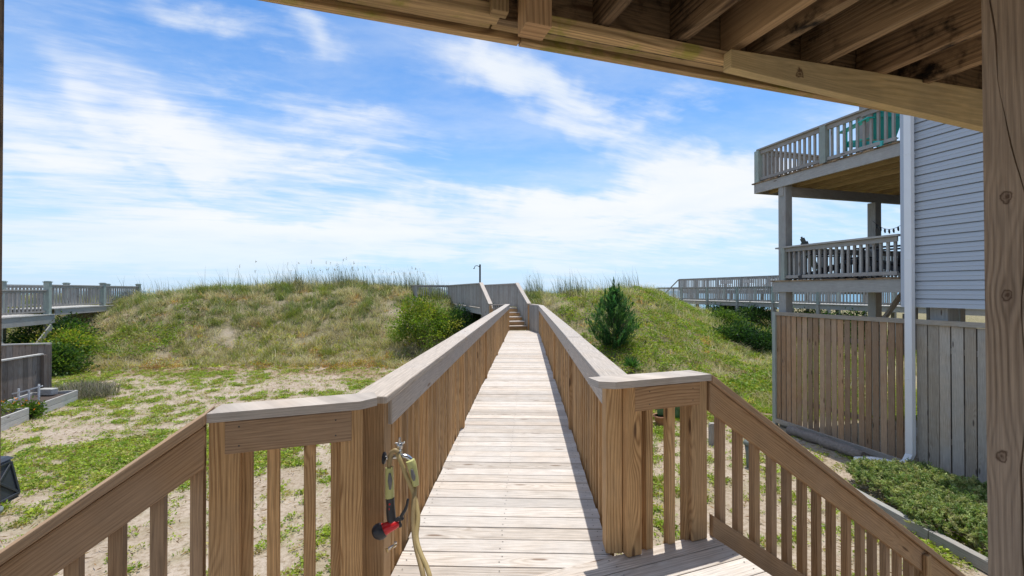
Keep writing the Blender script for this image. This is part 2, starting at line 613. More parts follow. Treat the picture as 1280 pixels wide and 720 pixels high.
M['trim'] = plain('pale_blue_grey_trim', (0.50, 0.54, 0.60), 0.5, noise=0.05)
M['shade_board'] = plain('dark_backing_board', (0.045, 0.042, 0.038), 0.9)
M['teal'] = plain('teal_plastic', (0.02, 0.42, 0.37), 0.35, noise=0.05)
M['black'] = plain('black_plastic', (0.022, 0.022, 0.025), 0.45, noise=0.1)
M['binplastic'] = plain('dark_slate_plastic', (0.035, 0.042, 0.055), 0.5, noise=0.15)
M['chrome'] = plain('chromed_brass', (0.62, 0.60, 0.57), 0.22, 1.0, noise=0.05)
M['brass'] = plain('dull_brass', (0.42, 0.32, 0.17), 0.35, 1.0, noise=0.1)
M['red'] = plain('red_plastic', (0.55, 0.012, 0.015), 0.32, noise=0.03)
M['hose'] = plain('tan_garden_hose', (0.31, 0.225, 0.105), 0.5, noise=0.15, nscale=40)
M['hosestripe'] = plain('yellow_hose_stripe', (0.40, 0.30, 0.13), 0.5, noise=0.05)
M['lime'] = plain('pale_lime_plastic', (0.50, 0.49, 0.19), 0.4, noise=0.05)
M['greygrip'] = plain('grey_rubber_grip', (0.16, 0.155, 0.15), 0.6, noise=0.1)
M['dirt'] = plain('dark_garden_soil', (0.07, 0.05, 0.038), 0.95, noise=0.4, nscale=25)
M['terracotta'] = plain('terracotta', (0.42, 0.20, 0.11), 0.8, noise=0.2)
M['bark'] = plain('rough_bark', (0.16, 0.12, 0.09), 0.9, noise=0.5, nscale=30)
M['log'] = plain('weathered_log_bark', (0.24, 0.20, 0.17), 0.9, noise=0.6, nscale=22)
M['leaf'] = leafmat('leaf_green', 0.42)
M['grassblade'] = leafmat('dune_grass_blade', 0.42, 0.6)
M['flower'] = leafmat('flower_petal', 0.3)
M['darkmetal'] = plain('dark_bronze_metal', (0.03, 0.03, 0.035), 0.4, 0.6, noise=0.1)
M['greengrey'] = plain('solar_light_grey', (0.16, 0.18, 0.16), 0.5, noise=0.1)
M['shingle'] = plain('grey_roof_shingle', (0.16, 0.15, 0.15), 0.9, noise=0.3, nscale=18)
M['bulb'] = plain('dark_bulb_socket', (0.03, 0.03, 0.03), 0.4)
M['linen'] = plain('white_slip_bench', (0.72, 0.72, 0.70), 0.6, noise=0.05)
M['nail'] = plain('nail_head', (0.10, 0.085, 0.075), 0.6, 0.5)
#=====PART2=====

# ------------------------------------------------------------------ terrain
def vnoise(x, y, seed=0):
    x = np.asarray(x, dtype=np.float64)
    y = np.asarray(y, dtype=np.float64)
    xi = np.floor(x).astype(np.int64)
    yi = np.floor(y).astype(np.int64)
    fx, fy = x - xi, y - yi
    fx = fx * fx * (3 - 2 * fx)
    fy = fy * fy * (3 - 2 * fy)

    def h(a, b):
        n = (a * 374761393 + b * 668265263 + seed * 1442695041) & 0xffffffff
        n = ((n ^ (n >> 13)) * 1274126177) & 0xffffffff
        n = n ^ (n >> 16)
        return (n & 0xffff) / 65535.0
    return (h(xi, yi) * (1 - fx) + h(xi + 1, yi) * fx) * (1 - fy) + (h(xi, yi + 1) * (1 - fx) + h(xi + 1, yi + 1) * fx) * fy


def fbm(x, y, seed=0, oct=4):
    a, s, tot = 0.5, 0.0, 0.0
    for o in range(oct):
        s = s + a * vnoise(x * 2 ** o, y * 2 ** o, seed + o * 17)
        tot += a
        a *= 0.55
    return s / tot


def sstep(t):
    t = np.clip(t, 0, 1)
    return t * t * (3 - 2 * t)


def foot(X):
    return np.interp(X, [-60, -18, -12, -6, 0, 5, 8, 11, 14, 20, 40], [18, 18, 19.3, 19, 16.5, 13.5, 15, 18.5, 22, 26, 28])


def rise(X):
    return np.interp(X, [-60, -18, -12, -6, 0, 5, 8, 11, 14, 40], [8, 8, 9, 9, 9, 11, 12.5, 13.5, 13, 13])


def crest(X):
    return np.interp(X, [-60, -24, -20, -16, -13.5, -10, -7, -5, 1, 6, 8.5, 11, 14, 20, 60],
                     [-.9, -.58, -.30, .04, .20, .22, .0, -.24, -.28, -.16, -.18, -.80, -1.6, -1.8, -1.2])


def T(X, Y):
    X = np.asarray(X, dtype=np.float64)
    Y = np.asarray(Y, dtype=np.float64)
    t = (Y - foot(X)) / rise(X)
    s = sstep(t)
    z = -3.2 + (crest(X * 1.0) + 3.2) * s
    back = sstep((t - 1.15) / 0.9)
    z = z - back * (z + 6.3)
    on = s * (1 - back)
    q = (X + 0.45) * 0.951 + (Y - 20.6) * 0.307
    z = z - 0.95 * np.exp(-(q / 1.5) ** 2) * on * (Y < 45)
    z = z + (fbm(X / 2.6, Y / 2.6, 3) - 0.5) * 0.60 * on + (fbm(X / 0.9, Y / 0.9, 5) - 0.5) * 0.36 * on
    z = z + (fbm(X / 3.0, Y / 3.0, 9) - 0.5) * 0.10 * (1 - on)
    return z


def Ts(x, y):
    return float(T(np.array([x]), np.array([y]))[0])


def ground_at(px, py, dz=0.0):
    """where the sight line through a photo pixel meets the terrain"""
    Y = 3.0
    while Y < 80:
        q = P(px, py, Y)
        if q.z <= Ts(q.x, q.y) + dz:
            break
        Y += 0.05
    q.z = Ts(q.x, q.y)
    return q


SLIPS = [(-5.9, 24.3, .75, .7), (-4.9, 22.9, .45, .5), (-13.9, 22.0, .5, .45), (6.3, 18.4, .6, .35), (-11.6, 26.4, .5, .35), (5.2, 15.4, .6, .35), (8.8, 19.5, .7, .4)]


def bare(X, Y):
    """sandy slips and wind scours on the dune face"""
    b = np.zeros_like(np.asarray(X, dtype=np.float64))
    for (a, c, ra, rc) in SLIPS:
        b = np.maximum(b, np.exp(-(((X - a) / ra) ** 2 + ((Y - c) / rc) ** 2) ** 1.0))
    w = fbm(np.asarray(X) / .45, np.asarray(Y) / .45, 91)
    n = sstep((fbm(np.asarray(X) / 1.2, np.asarray(Y) / .9, 93) - .64) / .07)
    return np.clip(sstep((b * 1.5 + (w - .5) * 2.2 - .50) / .30) + n * .5, 0, 1)


def veg(X, Y):
    """(green cover, rusty litter, dune cover) 0..1 at a ground point"""
    t = (Y - foot(X)) / rise(X)
    n1 = fbm(X / 1.7, Y / 1.7, 21)
    n2 = fbm(X / 0.34, Y / 0.34, 22)
    lawn = np.exp(-(((X + 6.8) / 2.4) ** 2 + ((Y - 8.8) / 1.9) ** 2)) * 0.6
    near = np.exp(-(((X + 1.0) / 2.4) ** 2 + ((Y - 5.2) / 2.0) ** 2)) * 0.25
    rightg = sstep((X - 1.0) / 3.0) * sstep((Y - 9) / 5.0) * 0.55
    green = sstep((n1 * 0.38 + n2 * 0.62 + (lawn + near + rightg) * 0.55 - 0.44) / 0.24)
    litter = sstep((t + 0.45) / 0.35) * (1 - sstep((t - 0.12) / 0.2)) * sstep((fbm(X / 1.1, Y / 1.1, 31) - 0.36) / 0.2)
    dune = sstep((t + 0.05) / 0.2) * (1 - .85 * bare(X, Y))
    return green, litter, dune


def build_ground():
    xs = np.unique(np.concatenate([np.linspace(-3000, -60, 14), np.linspace(-60, -26, 40), np.arange(-26, 26, 0.2), np.linspace(26, 60, 40), np.linspace(60, 3000, 14)]))
    ys = np.unique(np.concatenate([np.linspace(-60, 2, 20), np.arange(2, 34, 0.2), np.linspace(34, 75, 40)]))
    X, Y = np.meshgrid(xs, ys)
    Z = T(X, Y)
    v = np.stack([X.ravel(), Y.ravel(), Z.ravel()], 1)
    nx, ny = len(xs), len(ys)
    i = np.arange(nx * ny).reshape(ny, nx)
    q = np.stack([i[:-1, :-1].ravel(), i[:-1, 1:].ravel(), i[1:, 1:].ravel(), i[1:, :-1].ravel()], 1)
    g, l, d = veg(X.ravel(), Y.ravel())
    o = mesh_np('ground', v, q, np.stack([g, l, d], 1), ground_mat(), kind='structure')
    o.data.polygons.foreach_set('use_smooth', [True] * len(q))


def ground_mat():
    m, t, bs, out = new_mat('sandy_yard')
    g, l, d = t.xyz(t.attr('tint')[0])[:3]
    obj = t.new('ShaderNodeTexCoord').outputs['Object']
    n = t.noise(obj, 1.1, 6.0, 0.6)
    n2 = t.noise(obj, 14.0, 5.0, 0.7)
    n3 = t.noise(obj, 60.0, 3.0, 0.6)
    sand = t.mix(t.ss(n, 0.3, 0.7), (0.50, 0.415, 0.33), (0.40, 0.32, 0.24))
    sand = t.mix(t.ss(n2, 0.42, 0.70, 0, 0.85), sand, (0.235, 0.17, 0.105))
    lit = t.mix(t.ss(n2, 0.35, 0.6), (0.22, 0.125, 0.055), (0.33, 0.24, 0.15))
    col = t.mix(t.m('MULTIPLY', l, t.ss(n2, 0.3, 0.55)), sand, lit)
    soil = t.mix(t.ss(n2, 0.35, 0.65), (0.13, 0.15, 0.035), (0.30, 0.24, 0.14))
    col = t.mix(t.m('MULTIPLY', g, t.ss(n2, 0.25, 0.6, 0.2, 0.7)), col, soil)
    dune = t.mix(t.ss(n2, 0.40, 0.72), (0.15, 0.14, 0.055), (0.40, 0.325, 0.225))
    col = t.mix(t.m('MULTIPLY', d, 0.8), col, dune)
    k = t.m('ADD', 0.82, t.m('MULTIPLY', n3, 0.36))
    cc = t.new('ShaderNodeCombineColor')
    for i in range(3):
        t.put(cc.inputs[i], k)
    t.put(bs.inputs['Base Color'], t.mix(1.0, col, cc.outputs[0], 'MULTIPLY'))
    bs.inputs['Roughness'].default_value = 0.95
    bs.inputs['Specular IOR Level'].default_value = 0.15
    bp = t.new('ShaderNodeBump')
    bp.inputs['Strength'].default_value = 0.7
    bp.inputs['Distance'].default_value = 0.04
    t.put(bp.inputs['Height'], t.m('ADD', n2, t.m('MULTIPLY', n3, 0.4)))
    t.l.new(bp.outputs[0], bs.inputs['Normal'])
    return m


build_ground()


def build_sea():
    m, t, bs, out = new_mat('sea_water')
    bs.inputs['Base Color'].default_value = (0.012, 0.10, 0.16, 1)
    bs.inputs['Roughness'].default_value = 0.28
    obj = t.new('ShaderNodeTexCoord').outputs['Object']
    n = t.noise(obj, 0.25, 5.0, 0.6)
    bp = t.new('ShaderNodeBump')
    bp.inputs['Strength'].default_value = 0.5
    t.put(bp.inputs['Height'], n)
    t.l.new(bp.outputs[0], bs.inputs['Normal'])
    t.put(bs.inputs['Base Color'], t.mix(t.ss(n, 0.4, 0.75), (0.01, 0.13, 0.20), (0.03, 0.22, 0.30)))
    v = [(-20000, 74, -6.1), (20000, 74, -6.1), (20000, 20000, -6.1), (-20000, 20000, -6.1)]
    mesh_np('sea', v, [(0, 1, 2, 3)], np.ones((4, 3)), m, kind='structure')


build_sea()

# ------------------------------------------------------------------ own boardwalk
Wd = Vector((16, 560, 0)).normalized()         # walk axis
Wr = Vector((Wd.y, -Wd.x, 0))
DECK = -1.58


def W(u, v, z):
    return Wd * u + Wr * v + Vector((0, 0, z))


Qd = Vector((0.936, 0.351, 0)).normalized()    # along the front of the entry platform
Qm = Vector((-Qd.y, Qd.x, 0))                  # towards the sea


def Q(q, mm, z):
    return Qd * q + Qm * mm + Vector((0, 0, z))


Q0 = Q
UEND = 17.8
UK = [2.3, 7.0, 13.0, UEND]
EL = lambda u: float(np.interp(u, UK, [-.725, -.70, -.655, -.62]))
ER = lambda u: float(np.interp(u, UK, [.505, .522, .53, .535]))

walk = thing('boardwalk', 'long bleached wooden boardwalk with brown balusters and two stair railings', 'boardwalk', (0, 6, -3.2))


def build_walk():
    # decking -------------------------------------------------
    mb = MB()
    nl = MB()
    a, b = 2.473, 0.41
    u = 2.15
    while u < UEND - 0.02:
        w = 0.142
        u0, u1 = u, min(u + w - 0.007, UEND)
        vl, vr = EL(u) - 0.02 + random.uniform(-.006, .006), ER(u) + 0.012 + random.uniform(-.006, .006)
        seam = lambda v: a + b * v + 0.006
        z0, z1 = DECK - 0.032, DECK + random.uniform(-.0022, .0022)
        if seam(vl) < u1 + .2:
            if True:
                mb.hexa([W(u0, vl, z0), W(u0, vl, z1), W(u1, vl, z1), W(u1, vl, z0), W(u0, vr, z0), W(u0, vr, z1), W(u1, vr, z1), W(u1, vr, z0)])
                if u < 9:
                    for vv in (vl + 0.05, (vl + vr) / 2 - 0.03, vr - 0.05):
                        for du in (0.035, 0.10):
                            if u + du > seam(vv) + 0.02:
                                c = W(u + du + random.uniform(-.008, .008), vv + random.uniform(-.01, .01), DECK + 0.0032)
                                nl.poly([c + Vector((math.cos(k * 1.047), math.sin(k * 1.047), 0)) * 0.0042 for k in range(6)])
        u += w
    # platform boards
    mm = 2.289
    first = True
    while mm > -3.4:
        q0, q1 = -0.66, 2.217
        z0, z1 = DECK - 0.024, DECK + .0065 + random.uniform(-.0015, .0015)
        mb.hexa([Q(q0, mm - .137, z0), Q(q0, mm - .137, z1), Q(q0, mm, z1), Q(q0, mm, z0),
                 Q(q1, mm - .137, z0), Q(q1, mm - .137, z1), Q(q1, mm, z1), Q(q1, mm, z0)])
        if mm > 0.5:
            for qq in (q0 + .05, .35, .9, 1.45, q1 - .05):
                for dm in (.035, .10):
                    c = Q(qq + random.uniform(-.01, .01), mm - dm, DECK + 0.0092)
                    nl.poly([c + Vector((math.cos(k * 1.047), math.sin(k * 1.047), 0)) * 0.0042 for k in range(6)])
        mm -= .143
    mb.build('decking', M['deck'], walk, bevel=0.0035)
    nl.build('nail', M['nail'], walk, kind='stuff')
    # rim joists and bearers ----------------------------------
    mb = MB()
    for e in (EL, ER):
        sg = -1 if e is EL else 1
        for ua, ub in zip(UK[:-1], UK[1:]):
            mb.board(W(ua + (.35 if ua < 3 else 0.002), e(ua) - sg * .035, DECK - .13), W(ub, e(ub) - sg * .035, DECK - .13), .038, .19)
    for q0, q1, mm in ((-.66, 2.217, 2.255), (-.66, 2.217, -2.0)):
        mb.board(Q(q0, mm, DECK - .14), Q(q1, mm, DECK - .14), .038, .2)
    for q in (-.63, 0.3, 1.2, 2.19):
        mb.board(Q(q, 2.23, DECK - .14), Q(q, -1.97, DECK - .14), .038, .2)
    mb.build('rim_joist', M['grey'], walk)
    for u in (3.0, 6.2, 9.4, 12.6, 15.8):
        for e in (EL, ER):
            x = W(u, e(u) + (.16 if e is EL else -.16), 0)
            mb = MB()
            mb.post(x.x, x.y, Ts(x.x, x.y) - .2, DECK - .035, .13, dirv=(Wd.x, Wd.y))
            mb.build('support_pile', M['brown'], walk)
    for q, mm in ((-.4, 1.9), (2.0, 1.9), (-.4, -1.5), (2.0, -1.5)):
        x = Q(q, mm, 0)
        mb = MB()
        mb.post(x.x, x.y, -3.3, DECK - .035, .13, dirv=(Qd.x, Qd.y))
        mb.build('support_pile', M['brown'], walk)


build_walk()
CAPZ = -0.53
bal_count = [0]


def walk_rails():
    rest = MB()
    for e, side in ((EL, -1), (ER, 1)):
        us = {-1: [2.37, 5.17, 8.1, 11.0, 13.9, 17.7], 1: [2.765, 5.17, 8.1, 11.0, 13.9, 16.5]}[side]
        uend = 17.8 if side < 0 else 16.6
        knots = [us[0] - (.13 if side < 0 else .06), 5.17, 8.1, 11.0, 13.9, uend]
        inn = .035 if side > 0 else .03          # cap overhang to the inside
        # cap, in lengths that butt over the posts; its underside carries the skirt
        cap = MB()
        for ka, kb in zip(knots[:-1], knots[1:]):
            va, vb = e(ka) - side * inn, e(kb) - side * inn
            wz = random.uniform(-.003, .003)
            z0, z1 = CAPZ - .038 + wz, CAPZ + wz
            ow = side * (.185)
            ka2 = ka + .003
            if ka == knots[0]:
                # corner mitre with the platform rail cap
                ka2 = ka
            cap.hexa([W(ka2, va, z0), W(ka2, va, z1), W(ka2, va + ow, z1), W(ka2, va + ow, z0),
                      W(kb, vb, z0), W(kb, vb, z1), W(kb, vb + ow, z1), W(kb, vb + ow, z0)])
        rail = cap.build('handrail', M['cap'], walk, bevel=0.006)
        sk = MB()
        for i, (ka, kb) in enumerate(zip(knots[:-1], knots[1:])):
            va, vb = e(ka) - side * (inn - .014), e(kb) - side * (inn - .014)
            sk.hexa([W(ka + (.14 if i == 0 else .004), va, CAPZ - .185), W(ka + (.14 if i == 0 else .004), va, CAPZ - .041),
                     W(ka + (.14 if i == 0 else .004), va + side * .036, CAPZ - .041), W(ka + (.14 if i == 0 else .004), va + side * .036, CAPZ - .185),
                     W(kb, vb, CAPZ - .185), W(kb, vb, CAPZ - .041), W(kb, vb + side * .036, CAPZ - .041), W(kb, vb + side * .036, CAPZ - .185)])
        sk.build('skirt_board', M['cap'], rail, bevel=0.004)
        for i, u in enumerate(us):
            mb = MB()
            wv = .125 if side < 0 or i else .098
            vin = e(u) - side * (.012 if i else (.022 if side > 0 else -.006))
            top = CAPZ - .041 if i == 0 else CAPZ - .187
            c = W(u, vin + side * wv / 2, 0)
            mb.post(c.x, c.y, DECK - .25 if (i or side < 0) else DECK + .009, top, .125 if i == 0 else .09, wv, dirv=(Wr.x, Wr.y))
            mb.build('post', M['brown'], rail, bevel=0.005)
            if i:
                # the rest of the post stands outside the skirt and carries the cap
                mb = MB()
                c = W(u, e(u) + side * .062, 0)
                mb.post(c.x, c.y, CAPZ - .1865, CAPZ - .041, .089, .06, dirv=(Wr.x, Wr.y))
                mb.build('post_head', M['brown'], rail)
                # small galvanised strap where two cap lengths meet
                mb = MB()
                mb.board(W(u - .025, e(u) - side * (inn + .0015), CAPZ - .02), W(u + .025, e(u) - side * (inn + .0015), CAPZ - .02), .003, .03)
                mb.build('strap', M['chrome'], rail)
        u = us[0] + .17
        nxt = 1
        while u < uend - .05:
            if nxt < len(us) and abs(u - us[nxt]) < .085:
                u = us[nxt] + .13
                nxt += 1
                continue
            c = W(u, e(u) + side * .045 + random.uniform(-.003, .003), 0)
            far = u > 10.2
            mb = rest if far else MB()
            mb.post(c.x, c.y, DECK - .16, CAPZ - .0415, .044, .044, dirv=(Wr.x, Wr.y))
            if not far:
                mb.build('baluster', M['brown'], rail, bevel=0.003 if u < 6 else 0)
            u += .150
    rest.build('balusters', M['brown'], walk, kind='stuff')


walk_rails()


def end_rail(qa, qb, posts, bal, name_side, mo=0.0):
    Q = lambda q, m_, z: Q0(q, m_ + mo, z)
    """level railing across the front of the platform, from the corner at qa to the stair post at qb"""
    s = 1 if qb > qa else -1
    cap = MB()
    z0, z1 = CAPZ - .038, CAPZ + .002
    # corner clipped at 45 degrees
    q0 = qa - s * .03
    pts = [Q(q0 + s * .07, 2.215, z0), Q(q0 - s * .01, 2.27, z0), Q(q0 - s * .005, 2.40, z0), Q(qb + s * .03, 2.385, z0), Q(qb + s * .05, 2.215, z0)]
    cap.prism(pts, (0, 0, .04))
    rail = cap.build('end_handrail', M['cap'], walk, bevel=0.005)
    mb = MB()
    mb.board(Q(posts[1], 2.25, CAPZ - .116), Q(posts[2], 2.25, CAPZ - .116), .036, .142)
    mb.build('rail_board', M['brownrail'], rail, bevel=0.004)
    for i, q in enumerate(posts):
        if i == 0:
            continue
        mb = MB()
        c = Q(q, 2.29, 0)
        mb.post(c.x, c.y, DECK + .009 if s > 0 else DECK - .2, CAPZ - .04, .10 if i == 1 else .122, .108, dirv=(Qm.x, Qm.y))
        mb.build('post', M['brown'], rail, bevel=0.006)
    for q in bal:
        mb = MB()
        c = Q(q, 2.295, 0)
        mb.post(c.x, c.y, DECK - .1, CAPZ - .041, .05, .05, dirv=(Qm.x, Qm.y))
        mb.build('baluster', M['brown'], rail, bevel=0.003)
    return rail


def q_of(px, mm=2.23):
    """q of the platform-front point seen in photo column px"""
    r = (px - 640) / F
    # X = .936q - .351m , Y = .351q + .936m ; X = rY
    return mm * (Qd.x * 0 + (-Qm.x) + r * Qm.y) / (Qd.x - r * Qd.y)


def stair_rail(q0, s, run, bal_px, tag_last, mo=0.0, k=0.685):
    Q = lambda q, m_, z: Q0(q, m_ + mo, z)
    """sloping stair railing running from the platform end q0 outwards (s = +1 / -1)"""
    z = lambda q, off=0.0: CAPZ + off - k * abs(q - q0)
    q1 = q0 + s * run
    cap = MB()
    t = .048
    a0, a1 = 2.20, 2.385
    cap.hexa([Q(q0, a0, z(q0) - t), Q(q0, a0, z(q0)), Q(q0, a1, z(q0)), Q(q0, a1, z(q0) - t),
              Q(q1, a0, z(q1) - t), Q(q1, a0, z(q1)), Q(q1, a1, z(q1)), Q(q1, a1, z(q1) - t)])
    rail = cap.build('stair_handrail', M['brownrail'], walk, bevel=0.005)
    mb = MB()
    for off, hh in ((-.052, .15), (-.885, .128)):
        if off < -.5:
            qs = q0 + s * .03
        else:
            qs = q0 + s * .005
        mb = MB()
        b0, b1 = 2.232, 2.27
        mb.hexa([Q(qs, b0, z(qs, off) - hh * 1.2), Q(qs, b0, z(qs, off)), Q(qs, b1, z(qs, off)), Q(qs, b1, z(qs, off) - hh * 1.2),
                 Q(q1, b0, z(q1, off) - hh * 1.2), Q(q1, b0, z(q1, off)), Q(q1, b1, z(q1, off)), Q(q1, b1, z(q1, off) - hh * 1.2)])
        mb.build('rail_board', M['brownrail'], rail, bevel=0.004)
    for q in bal_px:
        if abs(q - q0) > run - .05:
            continue
        mb = MB()
        h = .025
        w0, w1 = 2.272, 2.32
        lo, hi = -1.02, -.05
        mb.hexa([Q(q - h, w0, z(q - s * 0, lo)), Q(q + h, w0, z(q, lo)), Q(q + h, w1, z(q, lo)), Q(q - h, w1, z(q, lo)),
                 Q(q - h, w0, z(q - h, hi)), Q(q + h, w0, z(q + h, hi)), Q(q + h, w1, z(q + h, hi)), Q(q - h, w1, z(q - h, hi))])
        mb.build('baluster', M['brownrail'], rail, bevel=0.003)
    # bottom newel
    qn = q1 - s * .09
    for qn in ((q1 - s * .09), (q1 - s * .62)):
        if s < 0 and qn == q1 - s * .62:
            continue
        mb = MB()
        c = Q(qn, 2.30, 0)
        if qn == q1 - s * .62:
            c = Q(q_of(1160, 2.195), 2.212, 0)
            mb.post(c.x, c.y, Ts(c.x, c.y) - .2, z(q_of(1160, 2.195), -.075), .06, .034, dirv=(Qm.x, Qm.y))
            mb.build('post', M['brown'], rail, bevel=0.005)
            continue
        mb.post(c.x, c.y, Ts(c.x, c.y) - .2, z(qn, -.085), .105, .055, dirv=(Qm.x, Qm.y))
        mb.build('post', M['brown'], rail, bevel=0.005)
    # treads, risers and stringers
    st = MB()
    n = 8
    tread, risz = .27, .185
    for i in range(n):
        qa = q0 + s * (i * tread)
        qb = qa + s * (tread + .02)
        zz = DECK - risz * (i + 1)
        if zz < -3.15:
            break
        for j in range(2):
            a = qa + s * j * .148
            bq = a + s * .14
            st.hexa([Q(a, 1.36, zz - .036), Q(a, 1.36, zz), Q(bq, 1.36, zz), Q(bq, 1.36, zz - .036),
                     Q(a, 2.22, zz - .036), Q(a, 2.22, zz), Q(bq, 2.22, zz), Q(bq, 2.22, zz - .036)])
    st.build('stair_tread', M['deck'], walk, bevel=0.004)
    sg = MB()
    for mm in (2.15, 1.4):
        pts = [Q(q0, mm, DECK - .05), Q(q0 + s * 2.2, mm, DECK - .05 - 2.2 * k - .15), Q(q0 + s * 2.2, mm, DECK - .3 - 2.2 * k - .15), Q(q0, mm, DECK - .35)]
        sg.prism(pts, Qm * .04)
    sg.build('stringer', M['grey'], walk)
    return rail


# right front rail, seen columns of the photo give the q of each upright
end_rail(1.43, 2.13, [1.40, q_of(794), q_of(875)], [q_of(817), q_of(845), q_of(860, 2.27)], 1)
end_rail(.115, -.50, [.1, q_of(440, 2.29), q_of(281, 2.27)], [q_of(309, 2.335), q_of(343, 2.335), q_of(388, 2.335), q_of(421, 2.32)], -1, .045)
rbal = [q_of(971 - 960 + 960, 2.30)]
stair_rail(2.18, 1, 2.75, [q_of(x, 2.296) for x in (899, 921, 942, 963, 982, 1001, 1019, 1037, 1056, 1073, 1088, 1104, 1119, 1133, 1146, 1160, 1173)], 0)
stair_rail(-.558, -1, 1.75, [q_of(x, 2.341) for x in (249, 200, 149, 95, 33, -40, -120)], 0, .045, .70)

# ------------------------------------------------------------------ steps and raised deck at the dune
Hd = Vector((-.307, .951, 0)).normalized()
Hp = Vector((.951, .307, 0)).normalized()
UP_FLOOR = -.74
ov = thing('dune_deck', 'raised wooden deck with four steps at the far end of the boardwalk', 'deck', (-.1, 20.0, -2.6))


def panel(parent, A, B, z0, z1, pitch=.13, mat='grey', size=.04, name='baluster_panel', slope=True):
    """one bay of upright balusters between two points (z given separately)"""
    A, B = Vector(A), Vector(B)
    L = (B - A).length
    n = max(2, int(L / pitch))
    d = (B - A).normalized()
    mb = MB()
    for i in range(n):
        c = A + (B - A) * ((i + .5) / n)
        mb.post(c.x, c.y, c.z + z0, c.z + z1, size, size, dirv=(-d.y, d.x))
    return mb.build(name, M[mat], parent)


def railrun(parent, pts, h, mat='grey', postw=.1, pitch=.13, capw=.15, capt=.04, bot=.08, size=.04, posts=None, caps=False, drop=0.0, postmat=None,
            individual=False, capmat=None, endposts=(True, True)):
    """straight run of railing: posts at each of pts (floor level), cap rail, bottom rail, baluster bays"""
    pts = [Vector(p) for p in pts]
    for i, p in enumerate(pts):
        if (i == 0 and not endposts[0]) or (i == len(pts) - 1 and not endposts[1]):
            continue
        d = (pts[min(i + 1, len(pts) - 1)] - pts[max(i - 1, 0)]).normalized()
        mb = MB()
        mb.post(p.x, p.y, p.z - drop, p.z + h - (capt + .001) + (.14 if caps else 0), postw, dirv=(d.x, d.y))
        po = mb.build('post', M[postmat or mat], parent)
        if caps:
            c = MB()
            zt = p.z + h - capt + .14
            c.post(p.x, p.y, zt, zt + .035, postw + .05, dirv=(d.x, d.y))
            c.post(p.x, p.y, zt + .036, zt + .06, postw - .02, dirv=(d.x, d.y))
            c.build('post_cap', M[postmat or mat], po)
    for a, b in zip(pts[:-1], pts[1:]):
        d = (b - a).normalized()
        g = postw / 2 + .004
        a2, b2 = a + d * g, b - d * g
        mb = MB()
        if caps:
            mb.board(a2 + Vector((0, 0, h - capt / 2)), b2 + Vector((0, 0, h - capt / 2)), capw, capt)
        else:
            mb.board(a + d * .002 + Vector((0, 0, h - capt / 2)), b - d * .002 + Vector((0, 0, h - capt / 2)), capw, capt)
        mb.build('cap_rail', M[capmat or mat], parent)
        if bot is not None:
            mb = MB()
            mb.board(a2 + Vector((0, 0, bot)), b2 + Vector((0, 0, bot)), .04, .07)
            mb.build('bottom_rail', M[mat], parent)
        mb = MB()
        mb.board(a2 + Vector((0, 0, h - capt - .05)), b2 + Vector((0, 0, h - capt - .05)), .035, .09)
        mb.build('upper_rail', M[mat], parent)
        n = max(2, int(round((b2 - a2).length / pitch)))
        side = Vector((-d.y, d.x, 0)) * (.018 + size / 2 + .001)
        acc = MB()
        for i in range(n):
            c = a2 + (b2 - a2) * ((i + .5) / n)
            mb = MB() if individual else acc
            mb.post(c.x + side.x, c.y + side.y, c.z + (bot - .05 if bot is not None else -.2), c.z + h - capt - .002, size, dirv=(d.x, d.y))
            if individual:
                mb.build('baluster', M[mat], parent)
        if not individual:
            acc.build('baluster_panel', M[mat], parent)


